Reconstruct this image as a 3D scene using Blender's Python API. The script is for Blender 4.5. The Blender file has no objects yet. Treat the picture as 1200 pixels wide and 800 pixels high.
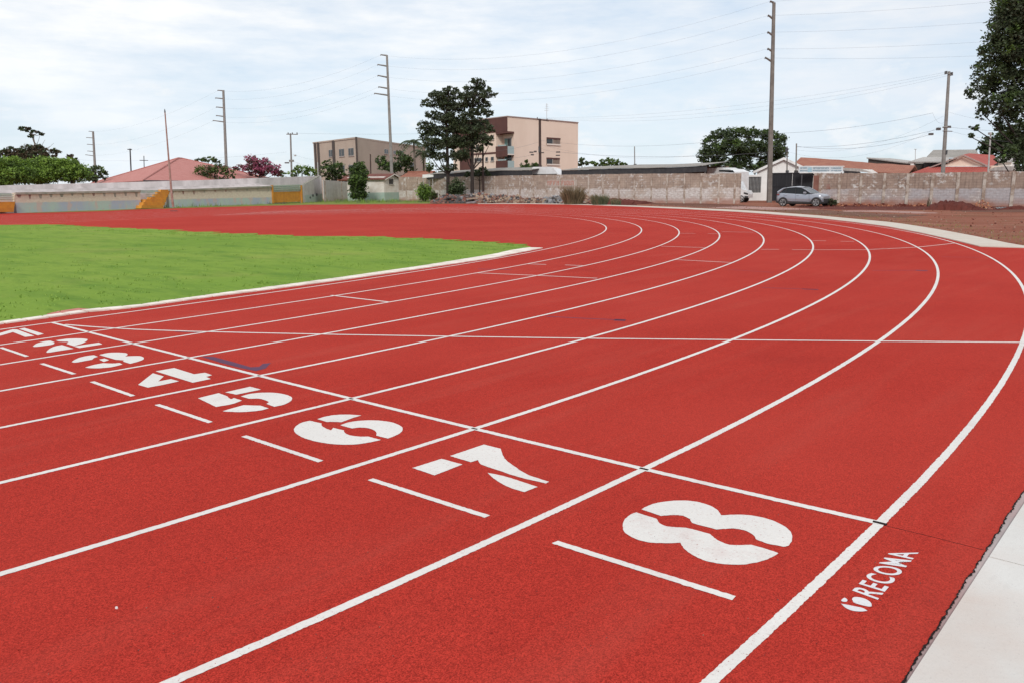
import bpy, bmesh, math, random
import numpy as np
from mathutils import Vector, Matrix
random.seed(7); RNG = np.random.default_rng(7)
S = bpy.context.scene
COL = S.collection
# ------------------------------------------------------------------ survey of the place
# plain camera of the render
F_, CX, CY, CH, YAW, PIT, ROL = 949.787, -3.590130, -10.807865, 1.504473, 0.72346598, 0.18587757, -0.0087266
# camera the track was measured with (it has barrel distortion K1)
M_ = (985.45081, -3.51323, -10.801877, 1.43626, 0.73249332, 0.1790502, -0.0201293); K1 = -0.135917
R0, LW = 36.5, 1.22

def basis(yaw, pit, rol):
    F = np.array([math.cos(yaw)*math.cos(pit), math.sin(yaw)*math.cos(pit), -math.sin(pit)])
    R = np.array([math.sin(yaw), -math.cos(yaw), 0.0]); U = np.cross(R, F)
    c, s = math.cos(rol), math.sin(rol)
    return F, c*R+s*U, -s*R+c*U
BF, BR, BU = basis(YAW, PIT, ROL); CAM = np.array([CX, CY, CH])
FH = np.array([math.cos(YAW), math.sin(YAW), 0.0])
MF, MR, MU = basis(M_[4], M_[5], M_[6]); MC = np.array(M_[1:4])

def ray(px, py): return BF + (px-600)/F_*BR + (400-py)/F_*BU
def gp(px, py, z=0.0):
    d = ray(px, py); t = (z-CH)/d[2]; p = CAM+t*d; return (p[0], p[1])
def pt(px, py, D):
    d = ray(px, py); p = CAM + d*(D/(d@FH)); return (p[0], p[1], p[2])
def hy(px): return 221.4-0.00873*(px-600)
def meas(X, Y):
    d = np.array([X, Y, 0.0])-MC; z = d@MF
    if z < 0.6: return None
    x, y = d@MR/z, d@MU/z
    if math.hypot(x, y) > 0.84: return None
    k = 1+K1*(x*x+y*y)
    return 600+M_[0]*x*k, 400-M_[0]*y*k
def G(X, Y):
    m = meas(X, Y)
    return None if m is None else gp(*m)

# ------------------------------------------------------------------ materials
def new_mat(name):
    m = bpy.data.materials.new(name); m.use_nodes = True
    nt = m.node_tree; b = nt.nodes['Principled BSDF']
    return m, nt, b
def lk(nt, a, b): nt.links.new(a, b)
def N(nt, t, **kw):
    n = nt.nodes.new(t)
    for k, v in kw.items():
        if k in n.inputs: n.inputs[k].default_value = v
        else: setattr(n, k, v)
    return n
def c4(c): return (c[0], c[1], c[2], 1.0)
def mix(nt, fac, a, b, blend='MIX'):
    n = nt.nodes.new('ShaderNodeMix'); n.data_type = 'RGBA'; n.blend_type = blend
    for s, v in ((n.inputs[0], fac), (n.inputs[6], a), (n.inputs[7], b)):
        if isinstance(v, (int, float)): s.default_value = v
        elif isinstance(v, tuple): s.default_value = c4(v)
        else: lk(nt, v, s)
    return n.outputs[2]
def ramp(nt, v, p0, p1, a=0.0, b=1.0):
    n = nt.nodes.new('ShaderNodeMapRange'); n.inputs[1].default_value = p0; n.inputs[2].default_value = p1
    n.inputs[3].default_value = a; n.inputs[4].default_value = b; lk(nt, v, n.inputs[0]); return n.outputs[0]
def math_(nt, op, a, b=None):
    n = nt.nodes.new('ShaderNodeMath'); n.operation = op
    for i, v in enumerate((a, b)):
        if v is None: continue
        if isinstance(v, (int, float)): n.inputs[i].default_value = v
        else: lk(nt, v, n.inputs[i])
    return n.outputs[0]
def coords(nt, scale=(1, 1, 1), which='Object'):
    if which == 'World':
        g = nt.nodes.new('ShaderNodeNewGeometry'); o = g.outputs['Position']
    else:
        g = nt.nodes.new('ShaderNodeTexCoord'); o = g.outputs[which]
    mp = nt.nodes.new('ShaderNodeMapping'); mp.inputs['Scale'].default_value = scale
    lk(nt, o, mp.inputs[0]); return mp.outputs[0]
def noise(nt, vec, scale, detail=4, rough=0.55):
    n = nt.nodes.new('ShaderNodeTexNoise'); n.inputs['Scale'].default_value = scale
    n.inputs['Detail'].default_value = detail; n.inputs['Roughness'].default_value = rough
    lk(nt, vec, n.inputs['Vector']); return n.outputs['Fac']
def bump(nt, b, h, strength=0.3, dist=0.01):
    n = nt.nodes.new('ShaderNodeBump'); n.inputs['Strength'].default_value = strength
    n.inputs['Distance'].default_value = dist; lk(nt, h, n.inputs['Height']); lk(nt, n.outputs[0], b.inputs['Normal'])
def M(name, c, c2=None, scale=2.0, rough=0.8, bmp=0.0, bscale=20, metal=0.0, stretch=(1, 1, 1), lo=.35, hi=.65, detail=5, spec=None, which='Object'):
    m, nt, b = new_mat(name)
    b.inputs['Roughness'].default_value = rough; b.inputs['Metallic'].default_value = metal
    if spec is not None: b.inputs['Specular IOR Level'].default_value = spec
    v = coords(nt, stretch, which)
    if c2 is None: c2 = tuple(x*.8 for x in c)
    f = ramp(nt, noise(nt, v, scale, detail), lo, hi)
    lk(nt, mix(nt, f, c, c2), b.inputs['Base Color'])
    if bmp: bump(nt, b, noise(nt, v, bscale, 4), bmp, .02)
    return m

def track_mat(name, paint=False, col=(.395, .0345, .0235), paintcol=(.72, .69, .655)):
    m, nt, b = new_mat(name); b.inputs['Roughness'].default_value = .9; b.inputs['Specular IOR Level'].default_value = .04
    v = coords(nt, (1, 1, 1), 'World')
    vo = nt.nodes.new('ShaderNodeTexVoronoi'); vo.inputs['Scale'].default_value = 240; lk(nt, v, vo.inputs['Vector'])
    sep = nt.nodes.new('ShaderNodeSeparateColor'); lk(nt, vo.outputs['Color'], sep.inputs[0])
    g = sep.outputs[0]
    n1 = noise(nt, v, 75, 4, .8); n2 = noise(nt, v, 1.3, 6, .6); n3 = noise(nt, v, .22, 3)
    base = mix(nt, ramp(nt, g, 0, 1), tuple(x*.58 for x in col), tuple(min(1, x*1.42) for x in col))
    base = mix(nt, ramp(nt, n1, .56, .70, 0, .75), base, (.12, .012, .012))
    base = mix(nt, ramp(nt, noise(nt, v, 16, 3, .6), .5, .75, 0, .25), base, (.25, .018, .016))
    base = mix(nt, ramp(nt, n2, .35, .75, 0, .32), base, (.28, .02, .015))
    base = mix(nt, ramp(nt, n3, .40, .66, 0, .35), base, (.46, .055, .04))
    # faint smears along the laying direction
    vs = coords(nt, (.25, 2.5, 1), 'World')
    base = mix(nt, ramp(nt, noise(nt, vs, 1.2, 4), .5, .72, 0, .20), base, (.42, .085, .062))
    base = mix(nt, ramp(nt, noise(nt, coords(nt, (.6, .6, 1), 'World'), .55, 7, .7), .60, .70, 0, .16), base, (.22, .02, .018))
    if paint:
        thin = ramp(nt, noise(nt, v, 2.2, 6, .7), .56, .74, 0, .22)
        sp = ramp(nt, math_(nt, 'ADD', math_(nt, 'MULTIPLY', g, .35), n1), .90, .96)
        w = mix(nt, ramp(nt, n2, .3, .7), paintcol, tuple(x*.9 for x in paintcol))
        w = mix(nt, ramp(nt, n1, .40, .6, 0, .4), w, tuple(x*.78 for x in paintcol))
        base = mix(nt, math_(nt, 'MULTIPLY', sp, .75), mix(nt, thin, w, base), base)
    lk(nt, base, b.inputs['Base Color'])
    h = math_(nt, 'ADD', math_(nt, 'MULTIPLY', vo.outputs['Distance'], .6), n1)
    bump(nt, b, h, .35 if not paint else .2, .004)
    return m

MT = {}
MT['track'] = track_mat('track red rubber')
MT['paint'] = track_mat('track white paint', True)
MT['logo_paint'] = track_mat('sprayed white paint', True, paintcol=(.70, .69, .70))
MT['blue'] = track_mat('faded blue mark', True, paintcol=(.13, .065, .11))
MT['pinkslab'] = M('pink slab', (.50, .17, .13), (.42, .13, .10), 6, .85)
MT['black'] = M('black marker', (.012, .011, .011), (.03, .02, .02), 40, .95, spec=.05)
def concrete(name, c, c2, warm=(.52, .37, .30)):
    m, nt, b = new_mat(name); b.inputs['Roughness'].default_value = .85
    v = coords(nt, (1, 1, 1), 'World')
    f = mix(nt, ramp(nt, noise(nt, v, 1.4, 8, .62), .35, .68), c, c2)
    f = mix(nt, ramp(nt, noise(nt, v, .8, 7, .65), .48, .70, 0, .45), f, warm)
    f = mix(nt, ramp(nt, noise(nt, coords(nt, (1, 3, 1), 'World'), 3.5, 8, .7), .56, .70, 0, .3), f, tuple(x*.8 for x in c2))
    f = mix(nt, ramp(nt, noise(nt, v, 90, 4, .7), .60, .70, 0, .5), f, (.33, .29, .27))
    lk(nt, f, b.inputs['Base Color']); bump(nt, b, noise(nt, v, 45, 6, .7), .25, .01)
    return m
MT['slab'] = concrete('pale concrete slab', (.62, .60, .57), (.55, .53, .50))
MT['band'] = concrete('concrete border', (.58, .52, .45), (.50, .44, .37))
MT['rough'] = concrete('rough mortar', (.42, .36, .35), (.26, .20, .20), (.45, .20, .18))
def kerb_mat():
    m, nt, b = new_mat('white kerb blocks'); b.inputs['Roughness'].default_value = .8
    v = coords(nt, (1, 1, 1), 'World')
    f = mix(nt, ramp(nt, noise(nt, v, 3, 6), .4, .65), (.80, .73, .65), (.62, .53, .46))
    lk(nt, f, b.inputs['Base Color']); return m
MT['kerb'] = kerb_mat()
def dirt_mat(name, a, b_, c, green=0.0):
    m, nt, b = new_mat(name); b.inputs['Roughness'].default_value = .95; b.inputs['Specular IOR Level'].default_value = .15
    v = coords(nt, (1, 1, 1), 'World')
    rot = nt.nodes.new('ShaderNodeMapping'); rot.inputs['Rotation'].default_value = (0, 0, -YAW+.25); rot.inputs['Scale'].default_value = (1, .28, 1)
    lk(nt, v, rot.inputs[0]); vv = rot.outputs[0]
    f = mix(nt, ramp(nt, noise(nt, vv, .35, 8, .65), .36, .64), a, b_)
    f = mix(nt, ramp(nt, noise(nt, vv, 1.3, 8, .7), .52, .7, 0, .85), f, c)
    if green: f = mix(nt, ramp(nt, noise(nt, v, .5, 8, .7), .5, .66, 0, green), f, (.13, .12, .055))
    f = mix(nt, ramp(nt, noise(nt, v, 9, 8, .75), .56, .68, 0, .5), f, tuple(x*.5 for x in a))
    lk(nt, f, b.inputs['Base Color']); bump(nt, b, noise(nt, v, 5, 10, .7), .8, .08)
    return m
MT['dirt'] = dirt_mat('red brown dirt', (.20, .062, .036), (.285, .11, .07), (.37, .19, .135), .3)
MT['darkdirt'] = dirt_mat('damp red earth', (.095, .024, .018), (.13, .036, .026), (.16, .05, .038))
MT['paledirt'] = dirt_mat('compacted pale dirt', (.36, .21, .18), (.42, .27, .24), (.30, .15, .12))
MT['greydirt'] = dirt_mat('grey brown dirt', (.17, .085, .06), (.13, .05, .036), (.24, .13, .095), .3)
def grass_mat(name, a, b_, c):
    m, nt, b = new_mat(name); b.inputs['Roughness'].default_value = .95; b.inputs['Specular IOR Level'].default_value = .04
    v = coords(nt, (1, 1, 1), 'World')
    rot = nt.nodes.new('ShaderNodeMapping'); rot.inputs['Rotation'].default_value = (0, 0, -YAW); rot.inputs['Scale'].default_value = (1.6, .5, 1)
    lk(nt, v, rot.inputs[0]); vv = rot.outputs[0]
    f = mix(nt, ramp(nt, noise(nt, v, .13, 5, .6), .35, .65), a, b_)
    f = mix(nt, ramp(nt, noise(nt, vv, .9, 7, .7), .46, .66, 0, .9), f, c)
    f = mix(nt, ramp(nt, noise(nt, vv, 3.2, 6, .75), .54, .68, 0, .5), f, tuple(x*.72 for x in c))
    f = mix(nt, ramp(nt, noise(nt, v, 14, 4, .8), .42, .62, 0, .2), f, tuple(x*.8 for x in c))
    f = mix(nt, ramp(nt, noise(nt, v, .28, 5, .6), .52, .72, 0, .5), f, (.27, .28, .075))
    lk(nt, f, b.inputs['Base Color']); bump(nt, b, noise(nt, v, 22, 4, .8), .12, .03)
    return m
MT['grass'] = grass_mat('mown turf', (.165, .27, .040), (.225, .315, .054), (.11, .205, .032))
MT['verge'] = grass_mat('weedy verge', (.19, .24, .05), (.24, .25, .08), (.12, .16, .03))
MT['blade'] = M('grass blade', (.14, .24, .035), (.22, .30, .07), 3, .7, spec=.2)
MT['blade_dark'] = M('turf blade', (.19, .32, .055), (.26, .37, .07), 1.5, .8, spec=.15)
MT['conc_pole'] = M('weathered concrete pole', (.27, .25, .235), (.20, .185, .17), 3, .9, .3, 10)
MT['conc_pole_dark'] = M('dark concrete pole', (.21, .185, .165), (.14, .12, .105), 2, .9, .3, 10)
MT['pole_pale'] = M('pale galvanised pole', (.48, .47, .46), (.38, .37, .36), 3, .6)
MT['wood_pole'] = M('dark timber pole', (.085, .05, .042), (.05, .03, .027), 3, .9, stretch=(6, 6, 1))
MT['rust'] = M('rusty steel', (.26, .12, .09), (.36, .26, .22), 1.2, .8, stretch=(1, 1, 2))
MT['steel_dark'] = M('dark steel', (.06, .06, .065), (.04, .04, .045), 4, .6)
MT['wire'] = M('grey cable', (.16, .16, .18), (.12, .12, .14), 2, .7)
MT['ceramic'] = M('insulator brown', (.06, .05, .05), (.1, .08, .07), 6, .4)
MT['bark'] = M('dark bark', (.022, .016, .013), (.042, .03, .025), 5, .95, .6, 12, stretch=(3, 3, 1))
MT['bark_pale'] = M('pale bark', (.20, .17, .14), (.12, .10, .08), 5, .95, .5, 12)
def leaf_mat(name, a, b_, tr=.25):
    m, nt, b = new_mat(name); b.inputs['Roughness'].default_value = .55; b.inputs['Specular IOR Level'].default_value = .25
    v = coords(nt); f = mix(nt, ramp(nt, noise(nt, v, .9, 6, .7), .38, .62), a, b_)
    f = mix(nt, ramp(nt, noise(nt, v, 7, 3, .7), .42, .6, 0, .5), f, tuple(min(1, x*1.7) for x in b_))
    lk(nt, f, b.inputs['Base Color'])
    t = nt.nodes.new('ShaderNodeBsdfTranslucent'); lk(nt, f, t.inputs[0])
    ms = nt.nodes.new('ShaderNodeMixShader'); ms.inputs[0].default_value = tr
    out = nt.nodes['Material Output']; lk(nt, b.outputs[0], ms.inputs[1]); lk(nt, t.outputs[0], ms.inputs[2]); lk(nt, ms.outputs[0], out.inputs[0])
    return m
MT['leaf_dark'] = leaf_mat('dark green leaves', (.034, .052, .022), (.065, .088, .038), .3)
MT['leaf_deep'] = leaf_mat('deep dull leaves', (.040, .054, .030), (.068, .082, .048), .25)
MT['leaf_mid'] = leaf_mat('mid green leaves', (.055, .10, .022), (.095, .145, .035))
MT['leaf_bright'] = leaf_mat('bright green leaves', (.13, .22, .03), (.20, .30, .055))
MT['leaf_brown'] = leaf_mat('olive brown leaves', (.05, .042, .025), (.085, .065, .04))
MT['leaf_pink'] = leaf_mat('pink blossom', (.24, .055, .10), (.34, .10, .165))
MT['leaf_rose'] = leaf_mat('pale rose blossom', (.35, .16, .16), (.25, .12, .09))
MT['leaf_dry'] = leaf_mat('dry stalks', (.26, .20, .12), (.19, .14, .085))
MT['leaf_grey'] = leaf_mat('grey green leaves', (.09, .12, .065), (.13, .155, .09))
MT['leaf_palm'] = leaf_mat('palm fronds', (.035, .06, .025), (.075, .10, .045))

def strips(nt, v, axis, period, width):      # 1 inside narrow joints
    sep = nt.nodes.new('ShaderNodeSeparateXYZ'); lk(nt, v, sep.inputs[0])
    f = math_(nt, 'FRACT', math_(nt, 'DIVIDE', sep.outputs[axis], period))
    return math_(nt, 'LESS_THAN', f, width)
def wall_mat(name, top, top2, low, low2, zsplit, base=(.34, .15, .10), rowh=.5, joint=.10, peel=.8, reds=.5):
    """old rendered panel wall: upper and lower paint, flaking, earth splashed on its foot"""
    m, nt, b = new_mat(name); b.inputs['Roughness'].default_value = .92; b.inputs['Specular IOR Level'].default_value = .15
    v = coords(nt); sep = nt.nodes.new('ShaderNodeSeparateXYZ'); lk(nt, v, sep.inputs[0]); z = sep.outputs[2]
    vx = coords(nt, (1, 1, 2.2))
    nA = noise(nt, vx, .8, 7, .65); nB = noise(nt, vx, 3.2, 7, .7); nC = noise(nt, v, .45, 4)
    nP = noise(nt, coords(nt, (1.0, 1, 1.5)), 1.6, 9, .72); vs = coords(nt, (4, 4, .25)); nS = noise(nt, vs, 1.6, 5, .6)
    up = mix(nt, ramp(nt, nA, .35, .65), top, top2)
    up = mix(nt, ramp(nt, nS, .50, .72, 0, .65), up, tuple(x*.55 for x in top2))
    lo = mix(nt, ramp(nt, nB, .40, .60), low, low2)
    lo = mix(nt, ramp(nt, nC, .45, .62, 0, .7), lo, top)
    split = ramp(nt, math_(nt, 'ADD', z, math_(nt, 'MULTIPLY', nA, .6)), zsplit+.20, zsplit+.30)
    f = mix(nt, split, lo, up)
    pl = math_(nt, 'MULTIPLY', ramp(nt, nP, .52, .58), ramp(nt, nC, .47, .56))
    f = mix(nt, math_(nt, 'MULTIPLY', pl, peel), f, (.66, .63, .60))
    sw = nt.nodes.new('ShaderNodeCombineXYZ'); lk(nt, sep.outputs[0], sw.inputs[0]); lk(nt, z, sw.inputs[1])
    br = nt.nodes.new('ShaderNodeTexBrick'); br.inputs['Scale'].default_value = 1; br.inputs['Brick Width'].default_value = .42; br.inputs['Row Height'].default_value = rowh*.44; br.inputs['Mortar Size'].default_value = .022; lk(nt, sw.outputs[0], br.inputs['Vector'])
    br.inputs['Color1'].default_value = (.35, .35, .35, 1); br.inputs['Color2'].default_value = (.65, .65, .65, 1); br.inputs['Mortar'].default_value = (0, 0, 0, 1)
    f = mix(nt, math_(nt, 'MULTIPLY', br.outputs['Fac'], ramp(nt, nC, .40, .60, .03, .20)), f, (.17, .12, .10))
    f = mix(nt, .13, f, br.outputs['Color'], 'OVERLAY')
    foot = ramp(nt, math_(nt, 'ADD', z, math_(nt, 'MULTIPLY', nA, 1.3)), .75, 1.25, reds, 0)
    f = mix(nt, foot, f, base)
    lk(nt, f, b.inputs['Base Color']); bump(nt, b, nB, .5, .02)
    return m
MT['wall_mid'] = wall_mat('old block wall', (.47, .365, .295), (.32, .24, .195), (.68, .645, .615), (.49, .41, .375), 1.45, reds=.75, joint=.07, peel=.95)
MT['wall_right'] = wall_mat('old panel wall', (.42, .31, .25), (.29, .21, .17), (.48, .45, .455), (.39, .34, .34), 1.28, rowh=.42, joint=.06, peel=.95, reds=.85)
MT['post'] = M('peeling white post', (.52, .45, .39), (.31, .225, .175), 2.2, .9, .3, 20, stretch=(1, 1, 1), lo=.42, hi=.58)
MT['white_wall'] = wall_mat('white rendered wall', (.60, .56, .53), (.50, .45, .43), (.55, .51, .48), (.44, .38, .35), .5, (.48, .30, .24), 9, .0, .3, .5)
MT['stand_back'] = M('stained whitewash', (.74, .68, .66), (.56, .51, .49), .8, .9, stretch=(1.2, 1.2, .8), bmp=.2, detail=7)
def mural():
    m, nt, b = new_mat('faded mural'); b.inputs['Roughness'].default_value = .9
    v = coords(nt); sep = nt.nodes.new('ShaderNodeSeparateXYZ'); lk(nt, v, sep.inputs[0]); z = sep.outputs[2]
    vb = coords(nt, (.55, .55, .25)); n0 = noise(nt, vb, 1.0, 3, .5); n1 = noise(nt, coords(nt, (.9, .9, .5)), 1.6, 4, .6)
    n2 = noise(nt, coords(nt, (1, 1, 2)), 3, 6, .7)
    lo = mix(nt, ramp(nt, n0, .42, .56), (.45, .54, .48), (.42, .45, .53))
    lo = mix(nt, ramp(nt, n1, .53, .62, 0, .8), lo, (.60, .43, .38))
    lo = mix(nt, ramp(nt, n2, .5, .66, 0, .6), lo, (.50, .46, .43))
    up = mix(nt, ramp(nt, n2, .35, .7), (.74, .66, .52), (.60, .48, .38))
    f = mix(nt, ramp(nt, math_(nt, 'ADD', z, math_(nt, 'MULTIPLY', n2, .25)), .86, .93), lo, up)
    f = mix(nt, ramp(nt, math_(nt, 'SUBTRACT', z, math_(nt, 'MULTIPLY', n1, .5)), 1.12, 1.3, 0, .6), f, (.25, .20, .16))
    lk(nt, f, b.inputs['Base Color']); return m
MT['mural'] = mural()
MT['ledge'] = M('mossy ledge', (.25, .26, .20), (.40, .36, .30), 1.5, .9)
MT['orange'] = M('orange paint', (.62, .27, .03), (.50, .20, .03), 2.5, .8)
MT['green_paint'] = M('faded green paint', (.33, .42, .36), (.45, .46, .42), 2.2, .85)
MT['green_rail'] = M('green rail', (.27, .35, .27), (.36, .38, .28), 4, .7)
MT['hut_lower'] = M('green dado', (.30, .41, .35), (.38, .43, .38), 2, .85)
MT['hut_upper'] = M('cream render', (.70, .66, .61), (.56, .49, .43), 1.4, .9)
def tiles(name, a, b_, px=.3):
    m, nt, b = new_mat(name); b.inputs['Roughness'].default_value = .85
    v = coords(nt); f = mix(nt, ramp(nt, noise(nt, v, 1.2, 6, .65), .36, .64), a, b_)
    f = mix(nt, ramp(nt, noise(nt, v, 9, 4, .7), .5, .65, 0, .5), f, tuple(x*.55 for x in a))
    w = nt.nodes.new('ShaderNodeTexWave'); w.inputs['Scale'].default_value = px; w.bands_direction = 'X'; lk(nt, v, w.inputs['Vector'])
    f = mix(nt, math_(nt, 'MULTIPLY', w.outputs['Fac'], .22), f, tuple(x*.5 for x in a))
    lk(nt, f, b.inputs['Base Color']); bump(nt, b, w.outputs['Fac'], .5, .05)
    return m
MT['tile_pink'] = tiles('pink metal roof', (.46, .17, .145), (.52, .215, .185), 1.1)
MT['tile_red'] = tiles('red roof', (.36, .065, .05), (.42, .09, .065), 1.3)
MT['tile_terra'] = tiles('old clay tiles', (.36, .145, .09), (.29, .10, .065), 1.3)
MT['tile_dark'] = tiles('dark clay tiles', (.19, .065, .05), (.14, .05, .04), 1.3)
MT['tile_grey'] = tiles('fibre cement roof', (.34, .31, .28), (.26, .24, .215), .9)
MT['tile_pale'] = tiles('pale metal roof', (.46, .43, .40), (.36, .33, .31), .9)
MT['fascia'] = M('pinkish fascia board', (.42, .31, .28), (.34, .25, .22), 2, .8)
MT['peach'] = M('peach render', (.82, .65, .53), (.76, .59, .475), .35, .85, stretch=(1, 1, .6))
MT['peach_shade'] = M('cream render strip', (.80, .69, .60), (.73, .62, .54), .5, .85)
MT['brown_panel'] = M('brown cladding', (.115, .045, .035), (.09, .035, .03), 1, .8)
MT['taupe'] = M('taupe render', (.46, .38, .305), (.41, .335, .27), .35, .88)
MT['dark_brown'] = M('dark brown band', (.09, .065, .055), (.06, .05, .045), 2, .8)
def glass(name, c):
    m, nt, b = new_mat(name); b.inputs['Base Color'].default_value = c4(c); b.inputs['Roughness'].default_value = .12
    b.inputs['Specular IOR Level'].default_value = .3; return m
MT['glass'] = glass('window glass', (.035, .04, .042)); MT['glass_teal'] = glass('teal glass', (.14, .25, .235))
MT['glass_pale'] = glass('balustrade glass', (.36, .44, .43)); MT['car_glass'] = glass('tinted car glass', (.012, .014, .016))
MT['frame'] = M('pale frame', (.42, .38, .35), (.36, .33, .30), 3, .6)
MT['recess'] = M('loggia inside', (.26, .19, .15), (.20, .15, .12), 1, .9)
MT['white'] = M('white paint', (.80, .79, .77), (.64, .63, .61), 1.5, .6)
MT['white_house'] = M('white house render', (.84, .83, .80), (.74, .73, .70), 1, .85)
MT['net'] = M('dark shade fascia', (.032, .030, .034), (.055, .05, .05), 2.5, .85)
MT['gate'] = M('black sheet gate', (.012, .012, .015), (.02, .02, .024), 1.2, .8, stretch=(5, 5, .3))
MT['bars'] = M('grey bars', (.30, .30, .29), (.22, .21, .2), 3, .6)
MT['sign'] = M('sign board', (.62, .66, .68), (.52, .58, .62), 3, .5)
MT['sign_blue'] = M('sign lettering', (.13, .22, .28), (.22, .32, .38), 20, .6)
MT['sign_cyan'] = M('sign emblem', (.28, .46, .55), (.38, .52, .58), 9, .6)
MT['red_letter'] = M('faded red lettering', (.42, .15, .11), (.48, .26, .21), 9, .9)
MT['letter_ground'] = M('old white panel paint', (.50, .43, .38), (.42, .34, .29), 5, .9)
def car_paint(name, c, metal=.55, rough=.28):
    m, nt, b = new_mat(name); b.inputs['Base Color'].default_value = c4(c); b.inputs['Metallic'].default_value = metal
    b.inputs['Roughness'].default_value = rough; b.inputs['Coat Weight'].default_value = .5; b.inputs['Coat Roughness'].default_value = .08
    v = coords(nt); f = mix(nt, ramp(nt, noise(nt, v, 1.5, 5), .4, .7, 0, .25), c, (.30, .22, .19))
    lk(nt, f, b.inputs['Base Color']); return m
MT['silver'] = car_paint('silver car paint', (.36, .38, .43)); MT['van_white'] = car_paint('white vehicle paint', (.74, .74, .74), 0, .35)
MT['cladding'] = M('black plastic', (.025, .025, .027), (.04, .035, .033), 6, .7)
MT['tyre'] = M('tyre rubber', (.022, .021, .021), (.05, .035, .03), 5, .9)
MT['rim'] = M('alloy rim', (.50, .50, .50), (.38, .36, .35), 8, .35, metal=.5)
MT['lamp'] = glass('lamp lens', (.55, .57, .60)); MT['red_lamp'] = glass('red lamp lens', (.25, .02, .02))
MT['rub_dark'] = M('dark rubble', (.05, .05, .05), (.09, .075, .07), 3, .95); MT['rub_cream'] = M('cream rubble', (.40, .30, .22), (.26, .18, .13), 3, .95)
MT['rub_grey'] = M('grey rubble', (.26, .255, .26), (.16, .15, .155), 3, .95); MT['rub_pink'] = M('brick rubble', (.26, .12, .09), (.19, .08, .06), 3, .95)
MT['rub_brown'] = M('brown rubble', (.16, .085, .06), (.22, .12, .09), 3, .95); MT['rub_orange'] = M('orange clay debris', (.40, .17, .09), (.30, .11, .06), 3, .95)
MT['brickred'] = M('brick red paint', (.30, .07, .045), (.22, .05, .035), 3, .9)

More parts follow.
